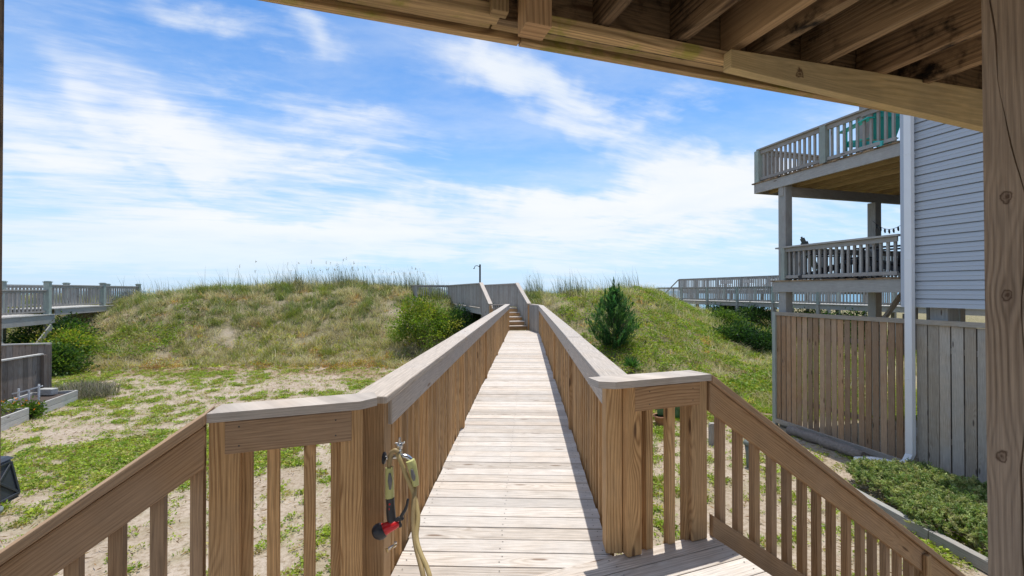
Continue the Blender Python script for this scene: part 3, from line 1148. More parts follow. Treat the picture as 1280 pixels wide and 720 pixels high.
def build_dune_deck():
    u0 = UEND + .02
    # landing in front of the steps
    mb = MB()
    xl, xr = -.80, .66
    steps = 4
    rz = (UP_FLOOR - DECK) / 5 + .0
    y0 = 17.9
    S = lambda a, b, z: Vector((-.05, y0, 0)) + Hd * a + Hp * b + Vector((0, 0, z))
    # treads + risers, running along the house axis
    tr, rs = MB(), MB()
    for i in range(5):
        a = .1 + i * .30
        z = DECK + (i + 1) * (UP_FLOOR - DECK) / 5
        rs.hexa([S(a, -.75, z - .17), S(a, -.75, z - .038), S(a + .03, -.75, z - .038), S(a + .03, -.75, z - .17),
                 S(a, .72, z - .17), S(a, .72, z - .038), S(a + .03, .72, z - .038), S(a + .03, .72, z - .17)])
        if i < 4:
            tr.hexa([S(a - .03, -.75, z - .036), S(a - .03, -.75, z), S(a + .29, -.75, z), S(a + .29, -.75, z - .036),
                     S(a - .03, .72, z - .036), S(a - .03, .72, z), S(a + .29, .72, z), S(a + .29, .72, z - .036)])
    tr.build('stair_tread', M['deck'], ov, bevel=.006)
    rs.build('stair_riser', M['brown'], ov)
    # landing boards
    lb = MB()
    for i in range(4):
        a = -.46 + i * .143
        lb.hexa([S(a, -.85, DECK - .035), S(a, -.85, DECK - .004), S(a + .136, -.85, DECK - .004), S(a + .136, -.85, DECK - .035),
                 S(a, -.24, DECK - .035), S(a, -.24, DECK - .004), S(a + .136, -.24, DECK - .004), S(a + .136, -.24, DECK - .035)])
    lb.build('landing_board', M['deck'], ov)
    # upper floor
    A0 = 1.58
    fl = MB()
    a = A0
    while a < 11.5:
        b0 = -.78 if a < 9.2 else -2.7
        fl.hexa([S(a, b0, UP_FLOOR - .036), S(a, b0, UP_FLOOR), S(a + .136, b0, UP_FLOOR), S(a + .136, b0, UP_FLOOR - .036),
                 S(a, .78, UP_FLOOR - .036), S(a, .78, UP_FLOOR), S(a + .136, .78, UP_FLOOR), S(a + .136, .78, UP_FLOOR - .036)])
        a += .142
    fl.build('decking', M['deck'], ov)
    rim = MB()
    for (a, b, c, d) in ((A0, -.76, 9.2, -.76), (A0, .76, 11.4, .76), (9.2, -.8, 9.2, -2.68), (9.2, -2.68, 11.4, -2.68), (11.4, -2.68, 11.4, .74)):
        rim.board(S(a, b, UP_FLOOR - .16), S(c, d, UP_FLOOR - .16), .04, .24)
    rim.build('rim_joist', M['grey'], ov)
    for a, b in ((2.2, -.6), (4.4, -.6), (6.6, -.6), (2.2, .6), (4.4, .6), (6.6, .6), (9.4, -2.5), (11.2, -2.5)):
        c = S(a, b, 0)
        mb = MB()
        mb.post(c.x, c.y, Ts(c.x, c.y) - .4, UP_FLOOR - .05, .12, dirv=(Hd.x, Hd.y))
        mb.build('support_pile', M['grey'], ov)
    h = 1.08
    F_ = UP_FLOOR
    kw = dict(mat='grey', postw=.09, pitch=.125, size=.045, capmat='cap')
    railrun(ov, [S(A0, -.83, F_), S(4.2, -.83, F_), S(6.7, -.83, F_), S(9.2, -.83, F_)], h, **kw)
    railrun(ov, [S(A0, .83, F_), S(4.2, .83, F_), S(6.7, .83, F_), S(9.2, .83, F_), S(11.45, .83, F_)], h, **kw)
    railrun(ov, [S(9.2, -.92, F_), S(9.2, -2.0, F_), S(9.2, -2.75, F_)], h, mat='grey', postw=.10, pitch=.12, size=.045, capmat='cap')
    railrun(ov, [S(9.2, -2.8, F_), S(11.45, -2.8, F_)], h, **kw)
    # sloped stair rails
    for b, sg in ((-.83, -1), (.79, 1)):
        lo, hi = S(.02, b, CAPZ), S(A0, b, F_ + h)
        m2 = MB()
        m2.board(lo, hi, .16, .045)
        m2.build('stair_handrail', M['cap'], ov, bevel=.004)
        m2 = MB()
        for i in range(13):
            f = (i + .5) / 13
            c = lo.lerp(hi, f)
            zl = DECK - .1 + (UP_FLOOR - DECK) * f
            m2.post(c.x, c.y, zl - .05, c.z - .06, .05, dirv=(Hd.x, Hd.y))
        m2.build('baluster_panel', M['grey'], ov)
        m2 = MB()
        c = S(.02, b, 0)
        m2.post(c.x, c.y, DECK - .3, CAPZ - .05, .09, dirv=(Hd.x, Hd.y))
        m2.build('post', M['brown'], ov)
    # closing panels between boardwalk rails and the steps
    for pa, pb in ((W(16.66, ER(16.6) + .06, DECK), S(.0, .86, DECK)), (W(17.84, EL(17.8) - .02, DECK), S(-.02, -.80, DECK))):
        pa.z = pb.z = DECK
        railrun(ov, [pa, pb], CAPZ - DECK, mat='grey', postw=.07, pitch=.085, size=.06, bot=.05, capmat='cap', endposts=(False, False), capw=.14)
    # small bench on the wide part
    bn = MB()
    bn.board(S(10.9, -2.3, F_ + .45), S(10.9, -.9, F_ + .45), .4, .05)
    bn.board(S(11.2, -2.3, F_ + .75), S(11.2, -.9, F_ + .75), .04, .3)
    for b in (-2.1, -1.1):
        c = S(10.9, b, 0)
        bn.post(c.x, c.y, F_, F_ + .42, .09)
    bn.build('bench', M['linen'], ov)


build_dune_deck()

# beach shower post on the raised deck
q = P(600, 355, 27.5)
sh = thing('shower_post', 'dark rinse shower post with curved arm standing at the raised dune deck', 'shower', (q.x, q.y, UP_FLOOR))
mb = MB()
mb.post(q.x, q.y, UP_FLOOR, 1.62, .10)
mb.build('post', M['darkmetal'], sh)
mb = MB()
arm = [Vector((q.x - .05, q.y, 1.48)), Vector((q.x - .18, q.y, 1.55)), Vector((q.x - .30, q.y, 1.52)), Vector((q.x - .36, q.y, 1.40))]
mb.tube(arm, .02, 6)
mb.blob((q.x - .37, q.y, 1.37), (.05, .05, .03))
mb.build('shower_head', M['darkmetal'], sh)
#=====PART3=====

# ------------------------------------------------------------------ the house deck overhead
BH = .83
oh = thing('overhead_deck', 'dark weathered timber deck overhead with exposed joists and mossy beam', 'deck', (0.9, 0.3, -3.2))


def H(s, c, z):
    return Hp * s + Hd * c + Vector((0, 0, z))


def s_of(px, c):
    r = (px - 640) / F
    return c * (-Hd.x + r * Hd.y) / (Hd.y - r * Hd.x * -1)


def build_overhead():
    sp = s_of(622, 1.3)
    sp2 = s_of(672, 1.3)
    # beam of three planks with open seams
    for pi_, (c0, c1, z0, segs) in enumerate(((1.406, 1.439, BH, ((-3.0, s_of(648, 1.43) - .002), (s_of(648, 1.43) + .002, 2.9))),
                             (1.358, 1.392, BH + .014, ((-3.0, sp - .003), (sp + .003, 2.9))),
                             (1.312, 1.344, BH + .002, ((-3.0, 2.9),)))):
        for sa, sb in segs:
            mb = MB()
            mb.board(H(sa, (c0 + c1) / 2, (z0 + 1.028) / 2), H(sb, (c0 + c1) / 2, (z0 + 1.028) / 2), c1 - c0, 1.028 - z0)
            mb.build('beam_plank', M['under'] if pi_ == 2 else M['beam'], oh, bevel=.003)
    # ledger strips nailed along the inner face
    for sa, sb, c0, c1, z0, z1 in ((-3.0, sp - .002, 1.262, 1.310, .808, .846), (sp2, s_of(1118, 1.28), 1.266, 1.310, .815, .847)):
        mb = MB()
        mb.board(H(sa, (c0 + c1) / 2, (z0 + z1) / 2), H(sb, (c0 + c1) / 2, (z0 + z1) / 2), c1 - c0, z1 - z0)
        mb.build('ledger_strip', M['beam'], oh, bevel=.003)
    mb = MB()
    mb.uvo = (0.0, 0.0)
    sa, sb = s_of(915, 1.225), 2.75
    mb.hexa([H(sa, 1.225, .829), H(sa, 1.262, .829), H(sa, 1.262, .764), H(sa, 1.225, .764),
             H(sb, 1.225, .888), H(sb, 1.262, .888), H(sb, 1.262, .706), H(sb, 1.225, .706)])
    mb.build('nailer_board', M['nailer'], oh, bevel=.003)
    # joists
    pts = [(747, 40), (845, 57.5), (912, 67), (958, 66), (1037, 75), (1112, 89), (1170, 100)]
    ss = []
    for px, py in pts:
        p = P(px, py, .85 * F / (HY - py))
        ss.append(p.dot(Hp))
    for i, s in enumerate(ss + [-.12, -.055, .075, .165, -.55, -.95, -1.35, -1.75, 2.84, 3.3, 3.7]):
        mb = MB()
        mb.uvo = None
        z0 = .85 + random.uniform(0, .004)
        z1 = 1.029
        w = .04
        c1 = 1.309
        if i in (7,):
            c1 = 1.20
        mb.board(H(s, -3.4, (z0 + z1) / 2), H(s, c1, (z0 + z1) / 2), w, z1 - z0)
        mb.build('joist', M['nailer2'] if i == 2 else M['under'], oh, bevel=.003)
    # block of post that hangs from the beam
    p = P(663, 35, 1.332)
    mb = MB()
    c = H(p.dot(Hp), 1.215, 0)
    mb.post(c.x, c.y, .752, .95, .078, dirv=(Hd.x, Hd.y))
    mb.build('post_stub', M['nailer2'], oh, bevel=.003)
    mb = MB()
    c = H(p.dot(Hp) - .10, 1.24, 0)
    mb.post(c.x, c.y, .80, .90, .05, .035, dirv=(Hd.x, Hd.y))
    mb.build('block', M['beam'], oh, bevel=.003)
    # decking above
    mb = MB()
    c = 1.50
    while c > -3.5:
        mb.board(H(-3, c - .07, 1.044), H(4.2, c - .07, 1.044), .136, .026)
        c -= .140
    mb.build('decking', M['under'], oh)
    # post at the end of the beam, out of the photo
    mb = MB()
    c = H(3.18, 1.14, 0)
    mb.post(c.x, c.y, -3.3, .826, .14, dirv=(Hd.x, Hd.y))
    mb.build('post', M['under'], oh, bevel=.004)
    # left hand post, only its edge stands in view
    mb = MB()
    sl = s_of(4.5, 1.262)
    for k in range(1):
        b0, b1 = sl - .004, sl + .0
        mb.hexa([H(b0 - .14, 1.12, -3.3), H(b0, 1.12, -3.3), H(b0, 1.262, -3.3), H(b0 - .14, 1.262, -3.3),
                 H(b1 - .14, 1.12, 1.028), H(b1, 1.12, 1.028), H(b1, 1.262, 1.028), H(b1 - .14, 1.262, 1.028)])
    mb.build('post', M['under'], oh, bevel=.004)


M['nailer2'] = wood('tan_joist_timber', (0.56, 0.37, 0.205), (0.25, 0.145, 0.07), rings=46, contrast=0.7, grey=(0.40, 0.28, 0.16), greyamt=0.5,
                    knots=0.15, vary=0.3, streak=0.5)
M['bigpost'] = wood('big_post_timber', (0.40, 0.30, 0.21), (0.15, 0.10, 0.063), rings=72, contrast=0.72, grey=(0.37, 0.285, 0.215), greyamt=0.5,
                    knots=0.0, kcol=(0.09, 0.05, 0.03), vary=0.02, streak=0.6, extra=((3.522, .042, .0145), (3.288, .041, .0115), (2.903, .0265, .0135)), bump=0.5)


def build_big_post():
    """square timber post with a long drying crack wandering down its face"""
    s0, c1, wd = s_of(1229, .691), .691, .142
    zs = np.linspace(DECK + .0085, 1.5, 78)
    vs_, fs, uvs, sm = [], [], [], []
    mb = MB()
    rows = []
    for z in zs:
        lean = .012 * (.70 - z) / 1.36
        v = float(np.interp(z, [-1.6, -.658, -.404, -.197, -.012, .22, .338, .484, .704, 1.5], [.06, .066, .0587, .071, .066, .0718, .0545, .030, .0162, .012])) + .0025 * math.sin(z * 13) + .001 * math.sin(z * 33)
        gw = .0014 + .0011 * math.sin(z * 7.1 + 1) * math.sin(z * 17)
        gw = max(gw, .0005)
        dep = .016
        s = s0 + lean
        # outline seen from above: far corner of the visible face, groove, near corner, hidden corners
        ring = [(0, 0), (v - gw, 0), (v, dep), (v + gw, 0), (wd, 0), (wd, wd), (0, wd)]
        rows.append([(H(s + b, c1 - a, z), z + 3.3, a) for a, b in ring])
    n = 7
    for i in range(len(zs) - 1):
        for k in range(n):
            k2 = (k + 1) % n
            q = [rows[i][k], rows[i][k2], rows[i + 1][k2], rows[i + 1][k]]
            va = [q_[2] for q_ in q]
            if k >= 4:
                va = [.2 + j * .14 for j in (0, 1, 1, 0)]
            mb.poly([q_[0] for q_ in q], (.5, .5, .4, 1), [(q_[1], x) for q_, x in zip(q, va)])
    return mb.build('post', M['bigpost'], oh)


build_overhead()
build_big_post()

# ------------------------------------------------------------------ neighbouring house on piles
Nd = Vector((-.268, .963, 0)).normalized()
Np = Vector((.963, .268, 0)).normalized()


def N(a, b, z=0.0):
    return Vector((7.083, 8.0, z)) + Nd * a + Np * b


house = thing('beach_house', 'pale blue vinyl sided beach house on piles with two stacked wooden decks', 'house', tuple(N(-3, 3, -3.2)))


def build_house():
    a_f, a_b, wid = .075, -10.0, 9.5
    z0, z1 = -.285, 5.1
    # lap siding: saw-tooth profile swept along the wall
    mb = MB()
    for (A, B, out) in ((N(a_f - .09, 0), N(a_b, 0), -Np), (N(a_f, .1), N(a_f, wid), Nd)):
        z = z0
        while z < z1:
            h = .154
            prof = [(-.022, z), (.026, z), (.016, z + .066), (.022, z + .070), (.008, z + h - .017), (-.022, z + h - .017), (-.022, z + h)]
            for (o1, z1_), (o2, z2_) in zip(prof[:-1], prof[1:]):
                mb.poly([A + out * o1 + Vector((0, 0, z1_)), B + out * o1 + Vector((0, 0, z1_)), B + out * o2 + Vector((0, 0, z2_)), A + out * o2 + Vector((0, 0, z2_))])
            z += h
    mb.build('siding', M['siding'], house)
    mb = MB()
    mb.prism([N(a_f - .03, .03, z0 + .01), N(a_f - .03, wid, z0 + .01), N(a_b, wid, z0 + .01), N(a_b, .03, z0 + .01)], (0, 0, z1 - z0 - .02))
    mb.build('wall', M['trim'], house)
    mb = MB()
    mb.hexa([N(a_f - .10, -.035, z0 - .01), N(a_f + .03, -.035, z0 - .01), N(a_f + .03, .12, z0 - .01), N(a_f - .10, .12, z0 - .01),
             N(a_f - .10, -.035, z1), N(a_f + .03, -.035, z1), N(a_f + .03, .12, z1), N(a_f - .10, .12, z1)])
    mb.build('corner_trim', M['trim'], house)
    # roof
    mb = MB()
    e = .35
    rz = z1 + 2.4
    for s_ in (1,):
        L0, L1 = N(a_f + .3, -e, z1), N(a_b - e, -e, z1)
        R0, R1 = N(a_f + .3, wid + e, z1), N(a_b - e, wid + e, z1)
        T0, T1 = N(a_f + .3, wid / 2, rz), N(a_b - e, wid / 2, rz)
        mb.hexa([L0, L1, L1 + Vector((0, 0, .18)), L0 + Vector((0, 0, .18)), T0, T1, T1 + Vector((0, 0, .18)), T0 + Vector((0, 0, .18))])
        mb.hexa([R0, R1, R1 + Vector((0, 0, .18)), R0 + Vector((0, 0, .18)), T0, T1, T1 + Vector((0, 0, .18)), T0 + Vector((0, 0, .18))])
    mb.build('roof', M['shingle'], house)
    # piles under the house
    for a, b in ((-.35, .30), (-1.75, .55), (-4, .3), (-.35, 3.0), (-3.5, 3.0), (-.35, 6), (-3.5, 6), (-.35, 9), (-7, 3), (-7, 6)):
        c = N(a, b)
        mb = MB()
        mb.post(c.x, c.y, -3.4, z0 + .008, .26, dirv=(Nd.x, Nd.y))
        mb.build('pile', M['palegrey'] if b < 1 else M['grey'], house)
    # decks ------------------------------------------------------
    for lvl, (fz, fb, ft, aend) in enumerate(((.245, -.03, .235, 2.86), (2.715, 2.455, 2.70, 3.42))):
        mb = MB()
        mb.board(N(a_f + .04, 0, (fb + ft) / 2), N(aend, 0, (fb + ft) / 2), .045, ft - fb)
        mb.build('deck_fascia', M['grey'], house, bevel=.004)
        mb = MB()
        mb.board(N(aend + .025, -.02, (fb + ft) / 2), N(aend + .025, wid, (fb + ft) / 2), .045, ft - fb)
        mb.build('deck_fascia', M['grey'], house)
        mb = MB()
        a = a_f + .04
        while a < aend:
            mb.board(N(a + .07, -.05, fz - .012), N(a + .07, wid, fz - .012), .136, .027)
            a += .142
        mb.build('deck_floor', M['under'], house)  # dark timber stands in for the shade between the joists
        mb = MB()
        b = .42
        while b < wid:
            mb.board(N(a_f + .04, b, fb + .11), N(aend, b, fb + .11), .045, .19)
            b += .46
        mb.build('deck_joist', M['deckunder'], house, bevel=.006)
        mb = MB()
        for off in (-.025, .025):
            mb.board(N(2.68 + off, .0, fb - .10), N(2.68 + off, wid, fb - .10), .042, .22)
        if lvl:
            mb.build('deck_beam', M['grey'], house)
        # railings
        pw = .13
        side = [N(aend - .05, .02, fz), N(1.60, .02, fz), N(a_f + .06, .02, fz)] if lvl else [N(2.62, .02, fz), N(a_f + .06, .02, fz)]
        front = [N(aend - .05, .02, fz), N(aend - .05, 2.9, fz), N(aend - .05, 6.0, fz), N(aend - .05, wid, fz)]
        hh = .83 if lvl else .79
        railrun(house, side, hh, mat='grey', postmat='greygreen', postw=pw if lvl else .10, pitch=.128, capw=.14, capt=.035, individual=True,
                endposts=(True, False) if lvl else (True, False), size=.042)
        railrun(house, front, hh, mat='grey', postw=.11, pitch=.13, capw=.14, capt=.035, endposts=(False, True), size=.042)
    # tall posts
    for a, b, top, m in ((2.68, .12, 2.45, 'greygreen'), (2.68, 2.95, 2.45, 'grey'), (2.68, 6.0, 2.45, 'grey'), (2.68, 9.2, 2.45, 'grey')):
        c = N(a, b)
        mb = MB()
        mb.post(c.x, c.y, -3.4, top - .22 if b > 1 else top + .10, .20, dirv=(Nd.x, Nd.y))
        mb.build('deck_post', M['grey'], house, bevel=.006)
    c = N(1.15, 1.15)
    mb = MB()
    c = N(2.9, 2.95)
    mb.post(c.x, c.y, 2.72, 5.1, .17, dirv=(Nd.x, Nd.y))
    mb.build('roof_post', M['grey'], house)
    # handrail of the stair below the lower deck
    mb = MB()
    mb.board(P(1098, 408, 9.9), P(1140, 350, 9.3), .13, .05)
    mb.build('stair_handrail', M['cap'], house)
    mb = MB()
    for i in range(7):
        a = 1.8 - i * .22
        c = N(a, 1.63)
        mb.post(c.x, c.y, -1.8 + i * .144, -.92 + i * .144, .045, dirv=(Nd.x, Nd.y))
    mb.build('baluster_panel', M['grey'], house)
    # downspout with kick-out elbow
    mb = MB()
    c = N(-.09, -.115)
    w = .115
    d = .09
    mb.post(c.x, c.y, -2.86, 5.0, d, w, dirv=(Nd.x, Nd.y))
    for z in (-1.55, .55, 2.4):
        mb.post(c.x, c.y, z, z + .012, d + .008, w + .008, dirv=(Nd.x, Nd.y))
    top = [c + Nd * x * w / 2 + Np * y * d / 2 + Vector((0, 0, -2.86)) for x, y in ((-1, -1), (1, -1), (1, 1), (-1, 1))]
    k = [q + Vector((0, 0, -.12)) - Np * .05 + Nd * .02 for q in top]
    k2 = [q + Vector((0, 0, -.18 + i * 0)) - Np * .20 + Nd * .06 for i, q in enumerate(top)]
    mb.hexa(k + top)
    mb.hexa(k2 + k)
    mb.build('downspout', M['white'], house, bevel=.006)


build_house()

# corrugated drain hose lying on the ground
pts = [N(-.03, -.30, -3.07), N(.11, -.42, -3.05), N(.23, -.55, -3.04), N(.36, -.64, -3.08), N(.46, -.67, -3.11)]
mb = MB()
fine = []
for i in range(len(pts) - 1):
    for j in range(8):
        fine.append(pts[i].lerp(pts[i + 1], j / 8))
fine.append(pts[-1])
mb.tube(fine, [.055 + (.006 if i % 2 else 0) for i in range(len(fine))], 12)
tag(mb.build('drain_hose', M['white']), 'white corrugated drain hose lying at the foot of the downspout', 'drain hose')


def fence(name, label, a0, a1, pitch, bw, mat, post_mat, back=False):
    f = thing(name, label, 'fence', tuple(N((a0 + a1) / 2, 0, -3.15)))
    mb = MB()
    a = a0
    i = 0
    while a < a1 - bw * .5:
        b = -.012 + random.uniform(-.003, .003)
        w = bw + random.uniform(-.008, .008)
        mb.board(N(a + bw / 2 + random.uniform(-.004, .004), b, -3.06), N(a + bw / 2 + random.uniform(-.006, .006), b, -.585 + random.uniform(-.006, .004)), w, .02, up=-Np)
        a += pitch
    mb.build('board_panel', M[mat], f, bevel=.003)
    for z, h_, off, t_ in ((-.54, .085, -.045, .04), (-3.085, .10, -.045, .045)):
        mb = MB()
        mb.board(N(a0 - .03, off + 0.002, z), N(a1 + .03, off + 0.002, z), t_, h_)
        mb.build('rail', M['fencegrey'], f, bevel=.004)
    for z in (-1.0, -2.5):
        mb = MB()
        mb.board(N(a0, .025, z), N(a1, .025, z), .04, .09)
        mb.build('back_rail', M['fencegrey'], f)
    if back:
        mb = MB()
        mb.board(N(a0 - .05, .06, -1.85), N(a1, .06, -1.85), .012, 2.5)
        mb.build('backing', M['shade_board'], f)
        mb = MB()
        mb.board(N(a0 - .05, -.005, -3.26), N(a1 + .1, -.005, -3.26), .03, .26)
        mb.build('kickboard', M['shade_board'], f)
    mb = MB()
    c = N(a1 + .045, -.02) if not back else N(a0 - .1, -.02)
    mb.post(c.x, c.y, -3.35, -.50, .09, dirv=(Nd.x, Nd.y))
    mb.build('post', M[post_mat], f)
    return f


fence('board_fence', 'brown vertical board fence with sunlit gaps below the stacked decks', -.05, 2.80, .137, .112, 'fencebrown', 'greygreen')
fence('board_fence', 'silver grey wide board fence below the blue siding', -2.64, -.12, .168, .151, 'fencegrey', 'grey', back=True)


def adirondack(name, label, loc, rz, mat, group=None, s=1.0):
    """slatted outdoor armchair facing local +Y"""
    t = thing(name, label, 'chair', loc, group)
    o = Vector(loc)
    L = lambda x, y, z: o + Vector((x, y, z)) * s
    mb = MB()
    for i in range(6):
        y = .30 - i * .095
        mb.board(L(-.27, y, .36 - i * .022), L(.27, y, .36 - i * .022), .085 * s, .022 * s)
    mb.build('seat', M[mat], t, bevel=.004)
    mb = MB()
    for i in range(5):
        x = -.22 + i * .11
        h = (.70, .80, .84, .80, .70)[i]
        b0, b1 = Vector((x * .8, -.20, .24)), Vector((x * 1.12, -.20 - h * .36, .24 + h * .93))
        mb.board(L(*b0), L(*b1), .098 * s, .022 * s, up=(0, 1, .35))
    mb.board(L(-.27, -.40, .60), L(.27, -.40, .60), .02 * s, .07 * s)
    mb.build('backrest', M[mat], t, bevel=.004)
    for sx in (-1, 1):
        mb = MB()
        mb.board(L(sx * .34, .38, .56), L(sx * .33, -.42, .56), .13 * s, .026 * s)
        mb.build('armrest', M[mat], t, bevel=.006)
        mb = MB()
        mb.board(L(sx * .31, .30, 0), L(sx * .31, .30, .545), .09 * s, .03 * s, up=(1, 0, 0))
        mb.build('leg', M[mat], t, bevel=.004)
        mb = MB()
        mb.board(L(sx * .28, .34, .32), L(sx * .28, -.62, .03), .03 * s, .10 * s)
        mb.build('leg', M[mat], t, bevel=.004)
    t.rotation_euler = (0, 0, rz)
    return t


yaw = math.atan2(-Nd.x, Nd.y)
adirondack('adirondack_chair', 'teal slatted armchair on the upper deck beside the blue house', tuple(N(.95, .52, 2.732)), yaw - .35, 'teal', s=1.1)
adirondack('adirondack_chair', 'tall dark armchair on the lower deck close to the house corner', tuple(N(.75, .62, .262)), yaw + .2, 'black', s=1.05)
adirondack('adirondack_chair', 'dark armchair at the corner of the lower deck by the tall post', tuple(N(2.05, .60, .262)), yaw - 2.2, 'black', s=.96)


def side_table(loc):
    t = thing('side_table', 'small dark table between the armchairs on the lower deck', 'table', loc)
    o = Vector(loc)
    mb = MB()
    mb.board(o + Vector((-.24, 0, .46)), o + Vector((.24, 0, .46)), .48, .03)
    mb.build('table_top', M['black'], t, bevel=.01)
    for x in (-1, 1):
        for y in (-1, 1):
            mb = MB()
            mb.post(o.x + x * .2, o.y + y * .2, o.z, o.z + .444, .04)
            mb.build('leg', M['black'], t)


side_table(tuple(N(1.6, 1.1, .262)))
ot = N(1.25, .5, .262)
t = thing('footstool', 'low dark footstool in front of the tall armchair on the lower deck', 'footstool', tuple(ot))
mb = MB()
mb.board(ot + Vector((-.2, 0, .34)), ot + Vector((.2, 0, .34)), .4, .09)
mb.build('seat', M['binplastic'], t, bevel=.015)
for x in (-1, 1):
    for y in (-1, 1):
        mb = MB()
        mb.post(ot.x + x * .16, ot.y + y * .16, ot.z, ot.z + .294, .035)
        mb.build('leg', M['black'], t)

# string of lamps under the upper deck
sl = thing('string_lights', 'string of small dark lamps hung below the upper deck of the blue house', 'string lights', tuple(N(1.5, 2.5, 1.9)))
A, B = P(1091, 276, 11.0), P(1129, 280, 10.0)
pts = [A.lerp(B, i / 14) - Vector((0, 0, .16 * math.sin(math.pi * i / 14))) for i in range(15)]
mb = MB()
mb.tube(pts, .006, 5)
mb.build('cable', M['bulb'], sl)
for i in range(2, 14, 2):
    mb = MB()
    mb.tube([pts[i], pts[i] - Vector((0, 0, .05)), pts[i] - Vector((-.01, 0, .10))], [.014, .022, .012], 7)
    mb.build('lamp', M['bulb'], sl)

# ------------------------------------------------------------------ neighbouring walkways
lw = thing('neighbour_walkway', 'grey green railed walkway on posts with capped newels over leafy bushes', 'walkway', (-20, 21, -3.2))


def build_left_walk():
    X = lambda Y: -19.9 - .323 * (Y - 19.2)
    pt = lambda Y, b, z: Vector((X(Y), Y, z)) + Hp * b
    for b in (0, -1.5):
        kw = dict(mat='grey', postmat='greygreen', postw=.19, pitch=.225, capw=.12, capt=.05, caps=True, size=.055, bot=.12)
        f1, f2 = -1.0, -.76
        railrun(lw, [pt(12.0, b, f1), pt(15.6, b, f1), pt(19.17, b, f1)], 1.05, endposts=(True, False), drop=.3, **kw)
        railrun(lw, [pt(19.2, b, f2), pt(23.2, b, f2), pt(26.8, b, f2)], 1.03, endposts=(True, True), drop=.3, **kw)
        for Y in (12, 15.6, 19.2, 23.2):
            c = pt(Y, b, 0)
            mb = MB()
            mb.post(c.x, c.y, Ts(c.x, c.y) - .3, -1.30, .19, dirv=(Hd.x, Hd.y))
            mb.build('support_pile', M['greygreen'], lw)
        mb = MB()
        mb.board(pt(12, b + .12, f1 - .22), pt(19.4, b + .12, f1 - .22), .05, .36)
        mb.build('rim_joist', M['grey'], lw)
        mb = MB()
        mb.board(pt(19.44, b + .12, f2 - .17), pt(26.8, b + .12, f2 - .17), .05, .26)
        mb.build('rim_joist', M['grey'], lw)
    for Y0, Y1, z in ((12, 19.25, -1.0), (19.27, 26.8, -.76)):
        mb = MB()
        Y = Y0
        while Y < Y1:
            mb.board(pt(Y + .07, -1.65, z - .02), pt(Y + .07, .17, z - .02), .136, .036)
            Y += .142
        mb.build('decking', M['palegrey'], lw)
    for p0, p1 in ((pt(19.1, .2, -1.5), pt(17.3, .2, -3.0)), (pt(15.7, .2, -1.4), pt(17.5, .25, -2.9))):
        mb = MB()
        mb.board(p0, p1, .05, .2)
        mb.build('brace', M['grey'], lw)


build_left_walk()

rw = thing('neighbour_walkway', 'long grey railed walkway on posts running out over the green dune beyond the blue house', 'walkway', (15, 32, -3))


def build_right_walk():
    X = lambda Y: 16.9 - .323 * (Y - 29)
    pt = lambda Y, b, z: Vector((X(Y), Y, z)) + Hp * b
    fz = -.76
    for b in (0, 1.6):
        railrun(rw, [pt(Y, b, fz) for Y in (18, 20.6, 23.3, 26.1, 29.0, 31.8, 34.6, 37.4, 40.4)], 1.06, mat='grey', postmat='greygreen', postw=.15, pitch=.19,
                capw=.12, capt=.04, size=.045, drop=.05)
        mb = MB()
        mb.board(pt(18, b, fz - .18), pt(40.4, b, fz - .18), .05, .26)
        mb.build('rim_joist', M['grey'], rw)
        for Y in (20.6, 23.3, 26.1, 29.0, 31.8, 34.6, 37.4):
            c = pt(Y, b, 0)
            mb = MB()
            mb.post(c.x, c.y, Ts(c.x, c.y) - .3, fz - .06, .17, dirv=(Hd.x, Hd.y))
            mb.build('support_pile', M['grey'], rw)
    mb = MB()
    Y = 18.0
    while Y < 40.4:
        mb.board(pt(Y + .07, -.1, fz - .02), pt(Y + .07, 1.7, fz - .02), .136, .036)
        Y += .142
    mb.build('decking', M['palegrey'], rw)
    mb = MB()
    mb.board(pt(29.1, .05, -1.9), pt(28.2, 1.2, -3.2), .05, .15)
    mb.build('brace', M['palegrey'], rw)
    # sloping hand rail at the sea end
    mb = MB()
    mb.board(pt(40.5, 0, fz + 1.03), pt(42.3, 0, fz - .1), .12, .04)
    mb.build('stair_handrail', M['grey'], rw)


build_right_walk()

vd = thing('viewing_deck', 'raised grey viewing deck with benches standing behind the long railed walkway', 'deck', (18, 38, -2))


